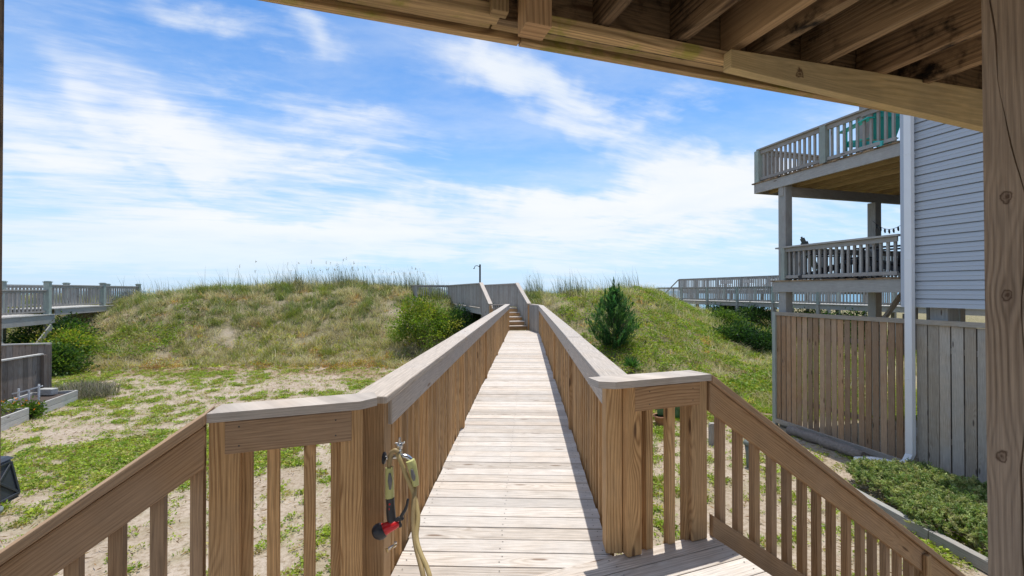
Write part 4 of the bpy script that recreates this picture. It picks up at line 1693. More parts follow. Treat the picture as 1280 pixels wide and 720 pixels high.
def build_viewing_deck():
    X = lambda Y: 19.9 - .323 * (Y - 34)
    pt = lambda Y, b, z: Vector((X(Y), Y, z)) + Hp * b
    fz = .08
    for b in (0, 3.4):
        railrun(vd, [pt(Y, b, fz) for Y in (29, 32, 34.5, 37, 39.5, 42, 44.3)], 1.09, mat='grey', postw=.16, pitch=.22, capw=.14, capt=.045, size=.05)
        mb = MB()
        mb.board(pt(29, b, fz - .18), pt(44.3, b, fz - .18), .05, .28)
        mb.build('rim_joist', M['grey'], vd)
        for Y in (30, 34, 38, 42):
            c = pt(Y, b, 0)
            mb = MB()
            mb.post(c.x, c.y, Ts(c.x, c.y) - .3, fz - .06, .18, dirv=(Hd.x, Hd.y))
            mb.build('support_pile', M['grey'], vd)
    railrun(vd, [pt(44.3, .1, fz), pt(44.3, 3.3, fz)], 1.09, mat='grey', postw=.16, pitch=.17, capw=.14, capt=.045, size=.055, endposts=(False, False))
    mb = MB()
    Y = 29.0
    while Y < 44.3:
        mb.board(pt(Y + .07, -.1, fz - .02), pt(Y + .07, 3.5, fz - .02), .136, .036)
        Y += .142
    mb.build('decking', M['palegrey'], vd)
    mb = MB()
    mb.board(pt(44.4, 0, fz + 1.05), pt(46.4, 0, fz - .3), .12, .05)
    mb.build('stair_handrail', M['grey'], vd)
    for Y in (36.2, 38.6, 41.0):
        mb = MB()
        mb.board(pt(Y, 2.9, fz + .45), pt(Y + 1.3, 2.9, fz + .45), .45, .05)
        mb.board(pt(Y, 3.15, fz + .75), pt(Y + 1.3, 3.15, fz + .75), .05, .34)
        for d in (.1, 1.2):
            c = pt(Y + d, 2.9, 0)
            mb.post(c.x, c.y, fz, fz + .424, .08)
        mb.build('bench', M['palegrey'], vd)


build_viewing_deck()
#=====PART4=====

# ------------------------------------------------------------------ yard objects on the near side of the dune
def yard_fence(name, label, A, B, ztop, n, mat='oldfence'):
    f = thing(name, label, 'fence', tuple((Vector(A) + Vector(B)) / 2))
    A, B = Vector(A), Vector(B)
    d = (B - A).normalized()
    mb = MB()
    for i in range(n):
        c = A + (B - A) * ((i + .5) / n)
        mb.post(c.x, c.y, -3.3, ztop + random.uniform(-.015, .01), (B - A).length / n - .008, .022, dirv=(-d.y, d.x))
    mb.build('board_panel', M[mat], f)
    mb = MB()
    s = Vector((-d.y, d.x, 0))
    mb.board(A + Vector((0, 0, ztop + .03)), B + Vector((0, 0, ztop + .03)), .13, .035)
    mb.build('top_rail', M['palegrey'], f)
    for c in (A, B):
        mb = MB()
        q = c + s * .07
        mb.post(q.x, q.y, -3.3, ztop + .008, .09)
        mb.build('post', M['oldfence'], f)


yard_fence('board_fence', 'lower old dark board fence with pale top rail behind the garden beds', (-13.75, 13.1, 0), (-13.2, 9.6, 0), -1.88, 24)
yard_fence('board_fence', 'taller old dark board fence standing behind the lower fence', (-13.95, 13.55, 0), (-17.0, 12.55, 0), -1.62, 22)


def raised_bed(name, label, Y0, Y1, w, h, soil=True):
    """timber box whose yard side runs along the house axis"""
    X = lambda Y: -11.86 - .355 * (Y - 11.0)
    b = thing(name, label, 'raised bed', (X((Y0 + Y1) / 2) - w / 2, (Y0 + Y1) / 2, -3.2))
    c = [Vector((X(Y0), Y0, 0)), Vector((X(Y1), Y1, 0))]
    d = (c[1] - c[0]).normalized()
    s = Vector((-d.y, d.x, 0))
    cor = [c[0], c[1], c[1] + s * w, c[0] + s * w]
    for i in range(4):
        p, q = cor[i], cor[(i + 1) % 4]
        e = (q - p).normalized() * (.022 if i % 2 else 0)
        mb = MB()
        for k in range(2):
            z = -3.2 + h * (k + .5) / 2
            mb.board(p + e + Vector((0, 0, z)), q - e + Vector((0, 0, z)), .04, h / 2 - .006)
        mb.build('side_board', M['palegrey'], b, bevel=.006)
    mb = MB()
    mb.prism([q_ + Vector((0, 0, -3.25)) for q_ in (c[0] + d * .03 + s * .03, c[1] - d * .03 + s * .03, c[1] - d * .03 + s * (w - .03), c[0] + d * .03 + s * (w - .03))], (0, 0, h - .03))
    mb.build('soil', M['dirt'], b)
    return c, d, s


bed_a = raised_bed('garden_bed', 'pale timber garden bed full of dark soil with a white trellis', 11.5, 12.95, 1.0, .34)
bed_b = raised_bed('garden_bed', 'pale timber garden bed overgrown with green plants, nearer the dark bin', 8.8, 11.0, 1.0, .34)

tre = thing('trellis', 'small white three-post trellis stuck in the garden bed by the old fence', 'trellis', (-13.2, 12.0, -3.0))
for px, pyb, pyt in ((24.2, 503, 485.5), (37, 501, 488), (49.5, 501, 480)):
    p = P(px, pyb, 12.1)
    mb = MB()
    mb.post(p.x, p.y, -3.05, P(px, pyt, 12.1).z, .045, .02)
    mb.build('post', M['white'], tre)
mb = MB()
pp = [P(16, 492, 12.07), P(30, 489, 12.07), P(42, 485.5, 12.07), P(54, 482, 12.07)]
for a_, b_ in zip(pp[:-1], pp[1:]):
    mb.board(a_, b_, .015, .035)
mb.build('cross_bar', M['white'], tre)

# block lying at the corner of the bed
p = P(60.5, 498, 12.6)
t = thing('concrete_block', 'pale concrete block at the far corner of the soil-filled bed', 'block', (p.x, p.y, -3.0))
mb = MB()
mb.board((p.x - .2, p.y, -2.83), (p.x + .2, p.y, -2.83), .2, .18)
mb.build('block', M['palegrey'], t, bevel=.02)


def plastic_bin():
    t = thing('compost_bin', 'dark slate plastic bin with crossed ribs on the grass', 'bin', (-7.98, 6.6, -3.2))
    o = Vector((-7.98, 6.62, -3.2))
    mb = MB()
    b, tp, h = .37, .29, .60
    ang = math.radians(14)
    R = Matrix.Rotation(ang, 3, 'Z')
    L = lambda x, y, z: o + R @ Vector((x, y, z))
    mb.hexa([L(-b, -b, 0), L(b, -b, 0), L(b, b, 0), L(-b, b, 0), L(-tp, -tp, h), L(tp, -tp, h), L(tp, tp, h), L(-tp, tp, h)])
    mb.build('body', M['binplastic'], t, bevel=.03)
    mb = MB()
    mb.hexa([L(-tp - .03, -tp - .03, h), L(tp + .03, -tp - .03, h), L(tp + .03, tp + .03, h), L(-tp - .03, tp + .03, h),
             L(-tp + .02, -tp + .02, h + .05), L(tp - .02, -tp + .02, h + .05), L(tp - .02, tp - .02, h + .05), L(-tp + .02, tp - .02, h + .05)])
    mb.build('lid', M['binplastic'], t, bevel=.015)
    mb = MB()
    for (n_, u_) in ((Vector((0, -1, 0)), Vector((1, 0, 0))), (Vector((1, 0, 0)), Vector((0, 1, 0)))):
        def fp(x, z):
            wz = b + (tp - b) * z / h
            q = u_ * (x * wz) + n_ * (wz + .008)
            return L(q.x, q.y, z)
        nn = R @ n_
        for (x0, z0_, x1, z1_) in ((-.8, .08, .8, .53), (.8, .08, -.8, .53), (-.88, .05, -.88, .56), (.88, .05, .88, .56), (-.86, .05, .86, .05), (-.86, .56, .86, .56)):
            mb.board(fp(x0, z0_), fp(x1, z1_), .035, .022, up=nn)
    mb.build('rib', M['binplastic'], t, bevel=.006)
    mb = MB()
    mb.hexa([L(-.30, -.66, 0), L(.30, -.66, 0), L(.30, -.40, 0), L(-.30, -.40, 0), L(-.26, -.60, .20), L(.26, -.60, .20), L(.30, -.40, .30), L(-.30, -.40, .30)])
    mb.build('base_hatch', M['binplastic'], t, bevel=.02)


plastic_bin()


def lathe_pot(name, label, loc, r0, r1, h, mat, cat='pot'):
    t = thing(name, label, cat, loc)
    o = Vector(loc)
    mb = MB()
    mb.tube([o + Vector((0, 0, z)) for z in (0, h * .05, h * .8, h * .82, h, h, h * .86)], [r0 * .96, r0, r1 * .95, r1 * 1.08, r1 * 1.1, r1 * .9, r1 * .86], 18)
    mb.build('pot_body', M[mat], t)
    mb = MB()
    mb.tube([o + Vector((0, 0, h * .80)), o + Vector((0, 0, h * .87))], r1 * .855, 16)
    mb.build('soil', M['dirt'], t)
    return t


lathe_pot('plant_pot', 'grey green plant pot standing in front of the dark plastic bin', (-7.02, 5.98, -3.2), .12, .155, .26, 'greengrey')

# timber stake and solar lamp seen through the stair balusters
p = ground_at(889, 556)
mb = MB()
mb.post(p.x, p.y, p.z - .1, p.z + .42, .095, .085, dirv=(.9, .4))
mb.prism([(p.x - .05, p.y - .045, p.z + .421), (p.x + .045, p.y - .05, p.z + .421), (p.x + .05, p.y + .045, p.z + .421), (p.x - .045, p.y + .05, p.z + .421)], (.012, 0, .03))
tag(mb.build('wooden_stake', M['grey'], bevel=.006), 'short weathered grey stake in the sand beside the stair post', 'stake')
p = ground_at(935, 583)
sl_ = thing('solar_light', 'small grey green garden lamp with wide cap in the sand between two stair balusters', 'garden lamp', tuple(p))
mb = MB()
mb.tube([p + Vector((0, 0, z)) for z in (-.05, .0, .25, .40)], [.02, .035, .05, .065], 12)
mb.build('body', M['greengrey'], sl_)
mb = MB()
mb.tube([p + Vector((0, 0, z)) for z in (.401, .44, .47, .52)], [.085, .09, .075, .02], 14)
mb.build('cap', M['greengrey'], sl_)

# driftwood log and timber edging
p0, p1 = N(2.15, -.34, -3.10), N(.55, -.40, -3.10)
pts = []
rad = []
for i in range(14):
    f = i / 13
    pts.append(p0.lerp(p1, f) + Vector((random.uniform(-.02, .02), random.uniform(-.02, .02), random.uniform(-.012, .012))))
    rad.append(.10 + .018 * math.sin(i * 1.9) + random.uniform(-.008, .008))
mb = MB()
mb.tube(pts, rad, 11)
tag(mb.build('log', M['log']), 'weathered grey log lying on the sand along the foot of the brown fence', 'log')
mb = MB()
mb.board((5.27, 7.3, -3.13), (5.36, 5.75, -3.13), .10, .14)
mb.board((5.363, 5.74, -3.13), (5.50, 4.2, -3.13), .10, .14)
tag(mb.build('garden_edging', M['grey'], bevel=.008), 'pale timber edging along the spreading juniper bed', 'edging')


# ------------------------------------------------------------------ garden tap, hose and spray gun on the corner post
TY = 2.28


def tube_px(mb, pts, r, n=10, dY=0.0, **k):
    """smooth tube through points given as (col, row[, depth])"""
    ps = [P(q[0], q[1], (q[2] if len(q) > 2 else TY) + dY) for q in pts]
    out = []
    for i in range(len(ps) - 1):
        a = ps[max(i - 1, 0)]
        b, c = ps[i], ps[i + 1]
        d = ps[min(i + 2, len(ps) - 1)]
        for j in range(6):
            t_ = j / 6
            out.append(.5 * ((2 * b) + (c - a) * t_ + (2 * a - 5 * b + 4 * c - d) * t_ ** 2 + (3 * b - a - 3 * c + d) * t_ ** 3))
    out.append(ps[-1])
    if hasattr(r, '__len__'):
        rr = np.interp(np.linspace(0, 1, len(out)), np.linspace(0, 1, len(r)), r)
        rr = [float(x) for x in rr]
    else:
        rr = r
    mb.tube(out, rr, n, **k)
    return out


tap = thing('garden_tap', 'chrome garden tap on the corner post of the boardwalk rail', 'tap', tuple(P(490, 575, TY)))
mb = MB()
tube_px(mb, [(483, 572), (490, 571), (500, 570), (508, 570.5), (514, 575), (517, 581)], [.011, .012, .014, .014, .013, .012], 12)
mb.build('spout', M['chrome'], tap)
mb = MB()
tube_px(mb, [(500, 571), (500, 563), (500, 560)], [.012, .013, .010], 12)
tube_px(mb, [(500, 560), (500, 556), (500, 553)], [.016, .017, .012], 12)
mb.build('bonnet', M['chrome'], tap)
mb = MB()
tube_px(mb, [(500, 555), (500, 551), (500, 546.5)], [.008, .007, .006], 10)
tube_px(mb, [(494, 553.5), (500, 554.5), (506.5, 552.5)], [.005, .008, .005], 8)
mb.build('handle', M['chrome'], tap)
mb = MB()
tube_px(mb, [(479.5, 572), (481.5, 572), (483, 572)], [.030, .030, .016], 14)
mb.build('wall_flange', M['darkmetal'], tap)

hose = thing('garden_hose', 'tan garden hose hanging from the chrome tap with pale lime connectors', 'hose', tuple(P(515, 700, TY - .1)))
mb = MB()
body = tube_px(mb, [(519, 607, 2.27), (517.5, 630, 2.22), (517, 655, 2.18), (520, 680, 2.13), (525, 700, 2.08), (530, 722, 2.03), (534, 760, 1.98), (537, 800, 1.93)], .0115, 10)
mb.build('hose_length', M['hose'], hose)
mb = MB()
tube_px(mb, [(497, 567, 2.26), (501, 576, 2.25), (509, 596, 2.25), (518, 618, 2.25), (523, 645, 2.2), (521, 670, 2.15), (526, 690, 2.10), (534, 708, 2.06), (539, 730, 2.02), (543, 800, 1.95)], .0112, 10)
mb.build('hose_length', M['hosestripe'], hose)
mb = MB()
tube_px(mb, [(487, 584, 2.262), (487.5, 574, 2.262), (489.5, 566, 2.258), (494, 562.5, 2.255), (498, 565, 2.255)], .0115, 10)
mb.build('hose_loop', M['hose'], hose)
mb = MB()
tube_px(mb, [(513, 575, 2.262), (515, 581, 2.262), (518, 594, 2.262), (520, 606, 2.262)], [.0225, .024, .020, .0165], 14)
c1_ = mb.build('connector', M['lime'], hose)
mb = MB()
tube_px(mb, [(514.8, 586, 2.238), (517, 595, 2.240), (518, 600, 2.242)], [.006, .0115, .005], 10)
mb.build('grip', M['greygrip'], c1_)
mb = MB()
tube_px(mb, [(487, 583.5, 2.262), (487, 590, 2.262), (487.5, 606, 2.262), (487.5, 621, 2.262)], [.0185, .020, .021, .0235], 14)
c2_ = mb.build('connector', M['lime'], hose)
mb = MB()
tube_px(mb, [(487.5, 591, 2.242), (488, 600, 2.240), (488, 611, 2.240)], [.005, .012, .005], 10)
mb.build('grip', M['greygrip'], c2_)

gun = thing('spray_gun', 'red and black trigger spray gun hanging on the hose beside the corner post', 'spray gun', tuple(P(488, 650, TY)))
mb = MB()
tube_px(mb, [(488, 621, 2.26), (488.5, 630, 2.26), (489, 640, 2.258), (490, 649, 2.255), (491, 654, 2.255)], [.022, .021, .023, .022, .022], 14)
gb = mb.build('grip', M['black'], gun)
mb = MB()
tube_px(mb, [(488, 620, 2.26), (488, 623.5, 2.26)], .0195, 14)
for y in (629, 635, 641, 647):
    tube_px(mb, [(487.5, y - 1, 2.243), (487.5, y + 1.4, 2.242)], .005, 8)
mb.build('red_stud', M['red'], gb)
mb = MB()
tube_px(mb, [(499, 652, 2.255), (493, 655, 2.25), (486, 658, 2.243), (480, 661, 2.238)], [.016, .024, .027, .032], 16)
mb.build('body', M['red'], gun)
mb = MB()
tube_px(mb, [(480.5, 660.5, 2.238), (477, 662.5, 2.234), (473, 664, 2.228), (472, 664.5, 2.228)], [.035, .040, .039, .033], 18)
mb.build('nozzle_head', M['black'], gun)
mb = MB()
tube_px(mb, [(500, 650, 2.25), (503, 643, 2.25), (508, 634, 2.25), (510.5, 623, 2.25)], [.008, .009, .0075, .006], 8)
tube_px(mb, [(494, 650, 2.25), (500, 647, 2.25), (505, 648, 2.25)], [.009, .012, .006], 8)
tube_px(mb, [(499, 652, 2.25), (501, 656, 2.25), (500, 658, 2.25)], [.01, .008, .004], 8)
mb.build('trigger', M['black'], gun)

lt = thing('drain_tap', 'small brass tap low on the corner post below the red spray gun', 'tap', tuple(P(490, 682, TY)))
mb = MB()
tube_px(mb, [(484, 686.5, 2.29), (489, 683, 2.29), (494, 680.5, 2.29), (495, 676, 2.29)], [.006, .008, .009, .007], 10)
mb.build('body', M['chrome'], lt)
mb = MB()
tube_px(mb, [(484, 684.5, 2.285), (485, 689, 2.285)], [.008, .006], 8)
tube_px(mb, [(490, 684, 2.285), (496, 679, 2.285)], [.004, .006], 8)
mb.build('handle', M['brass'], lt)
#=====PART5=====

# ------------------------------------------------------------------ plants
def rot_frames(n):
    a = rng.uniform(0, 2 * np.pi, n)
    z = rng.uniform(-1, 1, n)
    r = np.sqrt(1 - z * z)
    return np.stack([r * np.cos(a), r * np.sin(a), z], 1)


def unit(v):
    return v / np.maximum(np.linalg.norm(v, axis=1, keepdims=True), 1e-6)


def leaves(c, d, L, Wd_, col, bend=0.0):
    """diamond leaves at centres c pointing along d; returns verts, quads, colours"""
    n = len(c)
    s = unit(np.cross(d, rot_frames(n)))
    L = np.broadcast_to(np.asarray(L), (n,))[:, None]
    W_ = np.broadcast_to(np.asarray(Wd_), (n,))[:, None]
    v = np.empty((n, 4, 3))
    v[:, 0] = c - d * L * .5
    v[:, 1] = c + s * W_ * .5 - d * L * .04
    v[:, 2] = c + d * L * .5
    v[:, 3] = c - s * W_ * .5 - d * L * .04
    q = np.arange(n * 4).reshape(n, 4)
    return v.reshape(-1, 3), q, np.repeat(col, 4, axis=0)


def blades(base, h, lean, w, col, tipcol=None):
    """curved grass blades: base (n,3), height, lean vector (n,2), width"""
    n = len(base)
    a = rng.uniform(0, np.pi, n)
    s = np.stack([np.cos(a), np.sin(a), np.zeros(n)], 1) * (np.asarray(w) * .5 * np.ones(n))[:, None]
    h = np.asarray(h)
    l3 = np.concatenate([lean, np.zeros((n, 1))], 1)
    up = np.array([0, 0, 1.0])
    mid = base + up * (h * .58)[:, None] + l3 * .35
    tip = base + up * (h * (1 - .25 * np.linalg.norm(lean, axis=1) / np.maximum(h, .01)))[:, None] + l3
    v = np.stack([base - s, base + s, mid + s * .7, mid - s * .7, tip], 1)
    i = np.arange(n)[:, None] * 5
    t = np.concatenate([i + np.array([[0, 1, 2]]), i + np.array([[0, 2, 3]]), i + np.array([[3, 2, 4]])], 0)
    c = np.repeat(col[:, None, :], 5, axis=1).copy()
    if tipcol is not None:
        c[:, 4] = tipcol
        c[:, 2:4] = c[:, 2:4] * .6 + tipcol[:, None] * .4
    return v.reshape(-1, 3), t, c.reshape(-1, 3)


def jitter(base, n, amt=.25, hue=.12):
    b = np.asarray(base)
    k = 1 + rng.uniform(-amt, amt, (n, 1))
    h = 1 + rng.uniform(-hue, hue, (n, 3))
    return np.clip(b * k * h, .002, .9)


def pick(cols, n, p=None):
    cols = np.asarray(cols)
    return cols[rng.choice(len(cols), n, p=p)]


def in_view(x, y, m=1.22):
    return (np.abs(x) < m * y + 1.0)


def crown(center, rad, nclump, per, leafL, leafW, cols, clump_r=.22, flat=.75):
    """leaf clumps through an uneven ellipsoid"""
    c0 = np.array(center)
    d = rot_frames(nclump)
    d[:, 2] = np.abs(d[:, 2]) * 1.45 - .62
    r = rng.uniform(.35, 1.0, nclump) ** .55
    lump = 1 + .28 * np.sin(d[:, 0] * 5.1 + c0[0] * 3) * np.cos(d[:, 1] * 4.3 + c0[1] * 2)
    cc = c0 + d * np.array(rad) * (r * lump)[:, None]
    pal = jitter(pick(cols, nclump), nclump, .3, .1)
    n = nclump * per
    idx = np.repeat(np.arange(nclump), per)
    off = rng.normal(0, 1, (n, 3)) * clump_r * rng.uniform(.6, 1.3, (nclump, 1))[idx] * np.array([1, 1, flat])
    p = cc[idx] + off
    dirs = unit(off * 1.2 + rot_frames(n) * .12 + np.array([0, 0, .06]) + (d[idx] * .08))
    col = np.clip(pal[idx] * (1 + rng.uniform(-.22, .22, (n, 1))), .003, .9)
    return leaves(p, dirs, leafL * rng.uniform(.7, 1.3, n), leafW * rng.uniform(.7, 1.3, n), col)


def shrub(name, label, base, rad, h, cols, nclump=110, per=42, leafL=.07, leafW=.035, clump_r=.2, cat='shrub', group=None):
    t = thing(name, label, cat, tuple(base), group)
    b = Vector(base)
    mb = MB()
    for i in range(9):
        a = 2 * math.pi * i / 9 + random.uniform(-.3, .3)
        e = b + Vector((math.cos(a) * rad[0] * .6, math.sin(a) * rad[1] * .6, h * random.uniform(.55, .85)))
        m_ = b.lerp(e, .5) + Vector((0, 0, h * .12))
        mb.tube([b + Vector((math.cos(a) * .05, math.sin(a) * .05, -.12)), m_, e], [.03, .02, .007], 6)
    mb.build('stem', M['bark'], t)
    v, q, c = crown((b.x, b.y, b.z + h * .45), (rad[0], rad[1], h * .55), nclump, per, leafL, leafW, cols, clump_r)
    lo = np.array([Ts(b.x, b.y)])
    v[:, 2] = np.maximum(v[:, 2], T(v[:, 0], v[:, 1]) + .005)
    mesh_np('foliage', v, q, c, M['leaf'], parent=t)
    return t


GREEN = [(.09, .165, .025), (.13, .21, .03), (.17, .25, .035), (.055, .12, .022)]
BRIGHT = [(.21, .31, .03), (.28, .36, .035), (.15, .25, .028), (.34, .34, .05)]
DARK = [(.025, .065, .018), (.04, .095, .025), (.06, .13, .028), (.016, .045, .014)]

b_ = ground_at(522, 446)
b_.y += .9
b_.z = Ts(b_.x, b_.y)
shrub('wax_myrtle_bush', 'big round yellow green bush at the foot of the dune beside the boardwalk rail', b_, (1.55, 1.3), 2.35, BRIGHT + GREEN[:2], 190, 60, .10, .05, .21, cat='bush')
for px, py, dy, r, h, cols, lab in ((572, 415, .8, .95, 1.25, DARK + GREEN[:1], 'dark leafy bush below the raised dune deck'),
                                    (592, 412, 1.4, .8, 1.35, DARK, 'dark green bush between the piles of the raised dune deck')):
    b_ = ground_at(px, py + 12)
    b_.y += dy
    b_.z = Ts(b_.x, b_.y)
    shrub('leafy_bush', lab, b_, (r, r), h, cols, 90, 46, .09, .045, .2, cat='bush')
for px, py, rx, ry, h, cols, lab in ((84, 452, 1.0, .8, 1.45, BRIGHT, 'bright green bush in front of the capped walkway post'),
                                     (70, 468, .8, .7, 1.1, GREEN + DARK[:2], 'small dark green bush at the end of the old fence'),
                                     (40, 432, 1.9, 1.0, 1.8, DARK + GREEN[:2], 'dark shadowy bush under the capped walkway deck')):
    b_ = ground_at(px, py)
    if py == 432:
        b_ = Vector((-20.3, 19.6, Ts(-20.3, 19.6)))
    shrub('leafy_bush', lab, b_, (rx, ry), h, cols, 130, 50, .11, .055, .24, cat='bush')
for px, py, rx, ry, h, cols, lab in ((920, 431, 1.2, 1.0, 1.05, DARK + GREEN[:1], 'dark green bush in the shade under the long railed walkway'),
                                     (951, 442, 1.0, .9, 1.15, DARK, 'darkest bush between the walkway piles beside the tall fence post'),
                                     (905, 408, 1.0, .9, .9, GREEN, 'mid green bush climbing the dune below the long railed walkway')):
    b_ = ground_at(px, py)
    shrub('leafy_bush', lab, b_, (rx, ry), h, cols, 120, 46, .12, .06, .24, cat='bush')
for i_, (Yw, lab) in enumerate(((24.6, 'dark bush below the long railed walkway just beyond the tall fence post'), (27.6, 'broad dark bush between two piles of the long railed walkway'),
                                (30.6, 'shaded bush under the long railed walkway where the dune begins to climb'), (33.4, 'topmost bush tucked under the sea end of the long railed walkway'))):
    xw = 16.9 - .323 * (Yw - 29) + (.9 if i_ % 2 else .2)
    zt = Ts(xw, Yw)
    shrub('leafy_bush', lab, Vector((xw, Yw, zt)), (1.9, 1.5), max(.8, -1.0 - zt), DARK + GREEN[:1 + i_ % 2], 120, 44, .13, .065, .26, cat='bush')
# plants in and between the garden beds
for p_, r, h, cols, lab in (((-12.35, 10.5), (.42, .8), .36, GREEN + BRIGHT, 'low green vegetables growing in the nearer garden bed'),
                            ((-12.1, 11.25), (.28, .2), .42, GREEN, 'green marigold plant with orange flowers between the two garden beds')):
    b_ = Vector((p_[0], p_[1], -3.0 if 'veget' in lab else -3.2))
    t_ = shrub('garden_plant', lab, b_, r, h, cols, 40, 34, .07, .035, .09, cat='plant')
    n = 9
    fc = np.stack([rng.normal(p_[0], r[0] * .5, n), rng.normal(p_[1], r[1] * .5, n), b_.z + h * rng.uniform(.6, 1.15, n)], 1)
    fc = np.repeat(fc, 6, axis=0) + rng.normal(0, .014, (n * 6, 3))
    v, q, c = leaves(fc, rot_frames(n * 6), .035, .028, jitter((.80, .27, .02), n * 6, .2, .1))
    mesh_np('blossom', v, q, c, M['flower'], parent=t_)


def cedar(label, base, h, rmax):
    t = thing('cedar_tree', label, 'tree', tuple(base))
    b = Vector(base)
    mb = MB()
    mb.tube([b + Vector((0, 0, -.2)), b + Vector((.03, 0, h * .35)), b + Vector((0, .03, h * .7)), b + Vector((.02, 0, h * .93))], [.08, .06, .035, .01], 8)
    C, D, LL, CO = [], [], [], []
    for k in range(190):
        f = random.random() ** 1.25 * .93
        a = random.uniform(0, 2 * math.pi)
        prof = (1 - f) ** 1.0 * (1 if f > .10 else .8 + f * 2)
        r = rmax * prof * random.choice((.5, .8, 1.0, 1.0, 1.25)) * random.uniform(.8, 1.1)
        z0 = h * f * .88
        base_p = np.array([b.x, b.y, b.z + z0])
        out = np.array([math.cos(a), math.sin(a), 0])
        rise_ = r * random.uniform(.7, 1.25) + .10
        end = base_p + out * r + np.array([0, 0, rise_ * .8])
        if end[2] > b.z + h:
            end[2] = b.z + h * random.uniform(.9, 1.0)
        if k % 4 == 0:
            mb.tube([Vector(base_p), Vector(base_p * .5 + end * .5 - np.array([0, 0, .04])), Vector(end)], [.018, .012, .004], 5)
        m = 46
        s = rng.uniform(.25, 1.05, m)
        pts = base_p + (end - base_p) * s[:, None] + np.array([0, 0, 1]) * (-.10 * r * np.sin(s * 3.0))[:, None]
        pts = pts + rng.normal(0, .055, (m, 3)) * (1.15 - .6 * s)[:, None]
        dr = unit(np.array([out * .35 + np.array([0, 0, .95])]) + rng.normal(0, .38, (m, 3)))
        C.append(pts)
        D.append(dr)
        LL.append(rng.uniform(.09, .2, m))
        tone = jitter(pick([(.05, .14, .045), (.08, .20, .06), (.12, .25, .075), (.035, .10, .035)], 1), 1, .2, .1)
        CO.append(np.clip(tone * (1 + rng.uniform(-.25, .25, (m, 1))), .004, .6))
    # leaders
    for (dx, dy, ff) in ((0, 0, 1.0), (-.34, .1, .84), (.20, -.1, .92), (-.55, 0, .70), (.42, .1, .76), (.66, 0, .56), (-.7, -.1, .52), (.05, -.2, .74)):
        m = 120
        s = rng.uniform(0, 1, m)
        c = np.stack([b.x + dx * rmax * (1 - .2 * s) + rng.normal(0, .05, m) * (1.2 - s), b.y + dy + rng.normal(0, .05, m) * (1.2 - s), b.z + h * (ff - .28 + .28 * s)], 1)
        C.append(c)
        D.append(unit(np.array([[0, 0, 1.0]]) + rng.normal(0, .28, (m, 3))))
        LL.append(rng.uniform(.08, .17, m))
        CO.append(jitter((.09, .20, .06), m, .3, .1))
    mb.build('trunk', M['bark'], t)
    C, D, LL, CO = map(np.concatenate, (C, D, LL, CO))
    v, q, c = leaves(C, D, LL * 1.15, LL * .20, CO)
    mesh_np('crown', v, q, c, M['leaf'], parent=t)


b_ = ground_at(767, 437)
hh = (HY - 347) / F * b_.y - b_.z
cedar('dark green cedar tree with ragged pointed top on the grassy dune slope', b_, hh, hh * .40)


def yucca(label, base):
    t = thing('yucca_plant', label, 'plant', tuple(base))
    b = np.array(base)
    n = 90
    a = rng.uniform(0, 2 * np.pi, n)
    el = rng.uniform(.05, 1.35, n)
    d = np.stack([np.cos(a) * np.cos(el), np.sin(a) * np.cos(el), np.sin(el)], 1)
    L = rng.uniform(.34, .52, n)
    v, q, c = leaves(b + np.array([0, 0, .16]) + d * (L * .5)[:, None], d, L, .045, jitter((.07, .17, .045), n, .35, .1))
    mesh_np('foliage', v, q, c, M['leaf'], parent=t)
    mb = MB()
    mb.tube([Vector(base) + Vector((0, 0, -.1)), Vector(base) + Vector((0, 0, .2))], [.06, .05], 8)
    mb.build('stem', M['bark'], t)


b_ = ground_at(790, 464)
yucca('small spiky yucca on the grass below the dark cedar tree', b_)


def prickly_pear(label, base, r=.15):
    t = thing('prickly_pear', label, 'cactus', tuple(base))
    b = Vector(base)
    mb = MB()
    M_ = [(0, 0, .16, .15, .4), (.14, .02, .30, .13, .9), (-.12, .03, .30, .13, -.6), (.02, -.03, .40, .14, .2), (.2, 0, .48, .11, 1.0), (-.2, .02, .47, .11, -.4), (.06, .02, .60, .10, .3)]
    for (x, y, z, rr, a) in M_:
        n_, m_ = 12, 8
        Rm = Matrix.Rotation(a, 3, 'Z')
        s = len(mb.v)
        mb.blob((0, 0, 0), (rr * .82, .03, rr), n_, m_)
        for i in range(s, len(mb.v)):
            mb.v[i] = b + Vector((x, y, z)) + Rm @ mb.v[i]
    mb.build('pad', M['cactus'], t)
    return t


M['cactus'] = plain('cactus_skin', (.07, .15, .06), .5, noise=.25, nscale=30)
b_ = ground_at(826, 531)
t_ = lathe_pot('terracotta_pot', 'small tan pot holding a prickly pear on the sand by the platform', tuple(b_), .12, .17, .22, 'terracotta')
prickly_pear('prickly pear cactus in a tan pot seen between the platform balusters', b_ + Vector((0, 0, .17)))
b_ = ground_at(848, 524)
prickly_pear('small prickly pear growing in the sand beside the potted one', b_ + Vector((0, 0, -.03)))


def dead_bush(label, base, rad, h):
    t = thing('dry_bush', label, 'bush', tuple(base))
    b = np.array(base)
    n = 2600
    a = rng.uniform(0, 2 * np.pi, n)
    r = np.sqrt(rng.uniform(0, 1, n))
    p = np.stack([b[0] + np.cos(a) * r * rad[0], b[1] + np.sin(a) * r * rad[1], np.full(n, b[2]) + rng.uniform(0, h * .55, n) * (1 - r * .6)], 1)
    v, t3, c = blades(p, rng.uniform(.1, h * .6, n), rng.normal(0, .14, (n, 2)), .012, jitter(pick([(.30, .27, .24), (.22, .19, .16), (.38, .35, .31), (.10, .12, .06)], n), n, .3, .06))
    mesh_np('foliage', v, t3, c, M['grassblade'], parent=t)


dead_bush('dry grey twiggy bush on the sand next to the soil-filled garden bed', ground_at(104, 496), (.95, .7), .62)


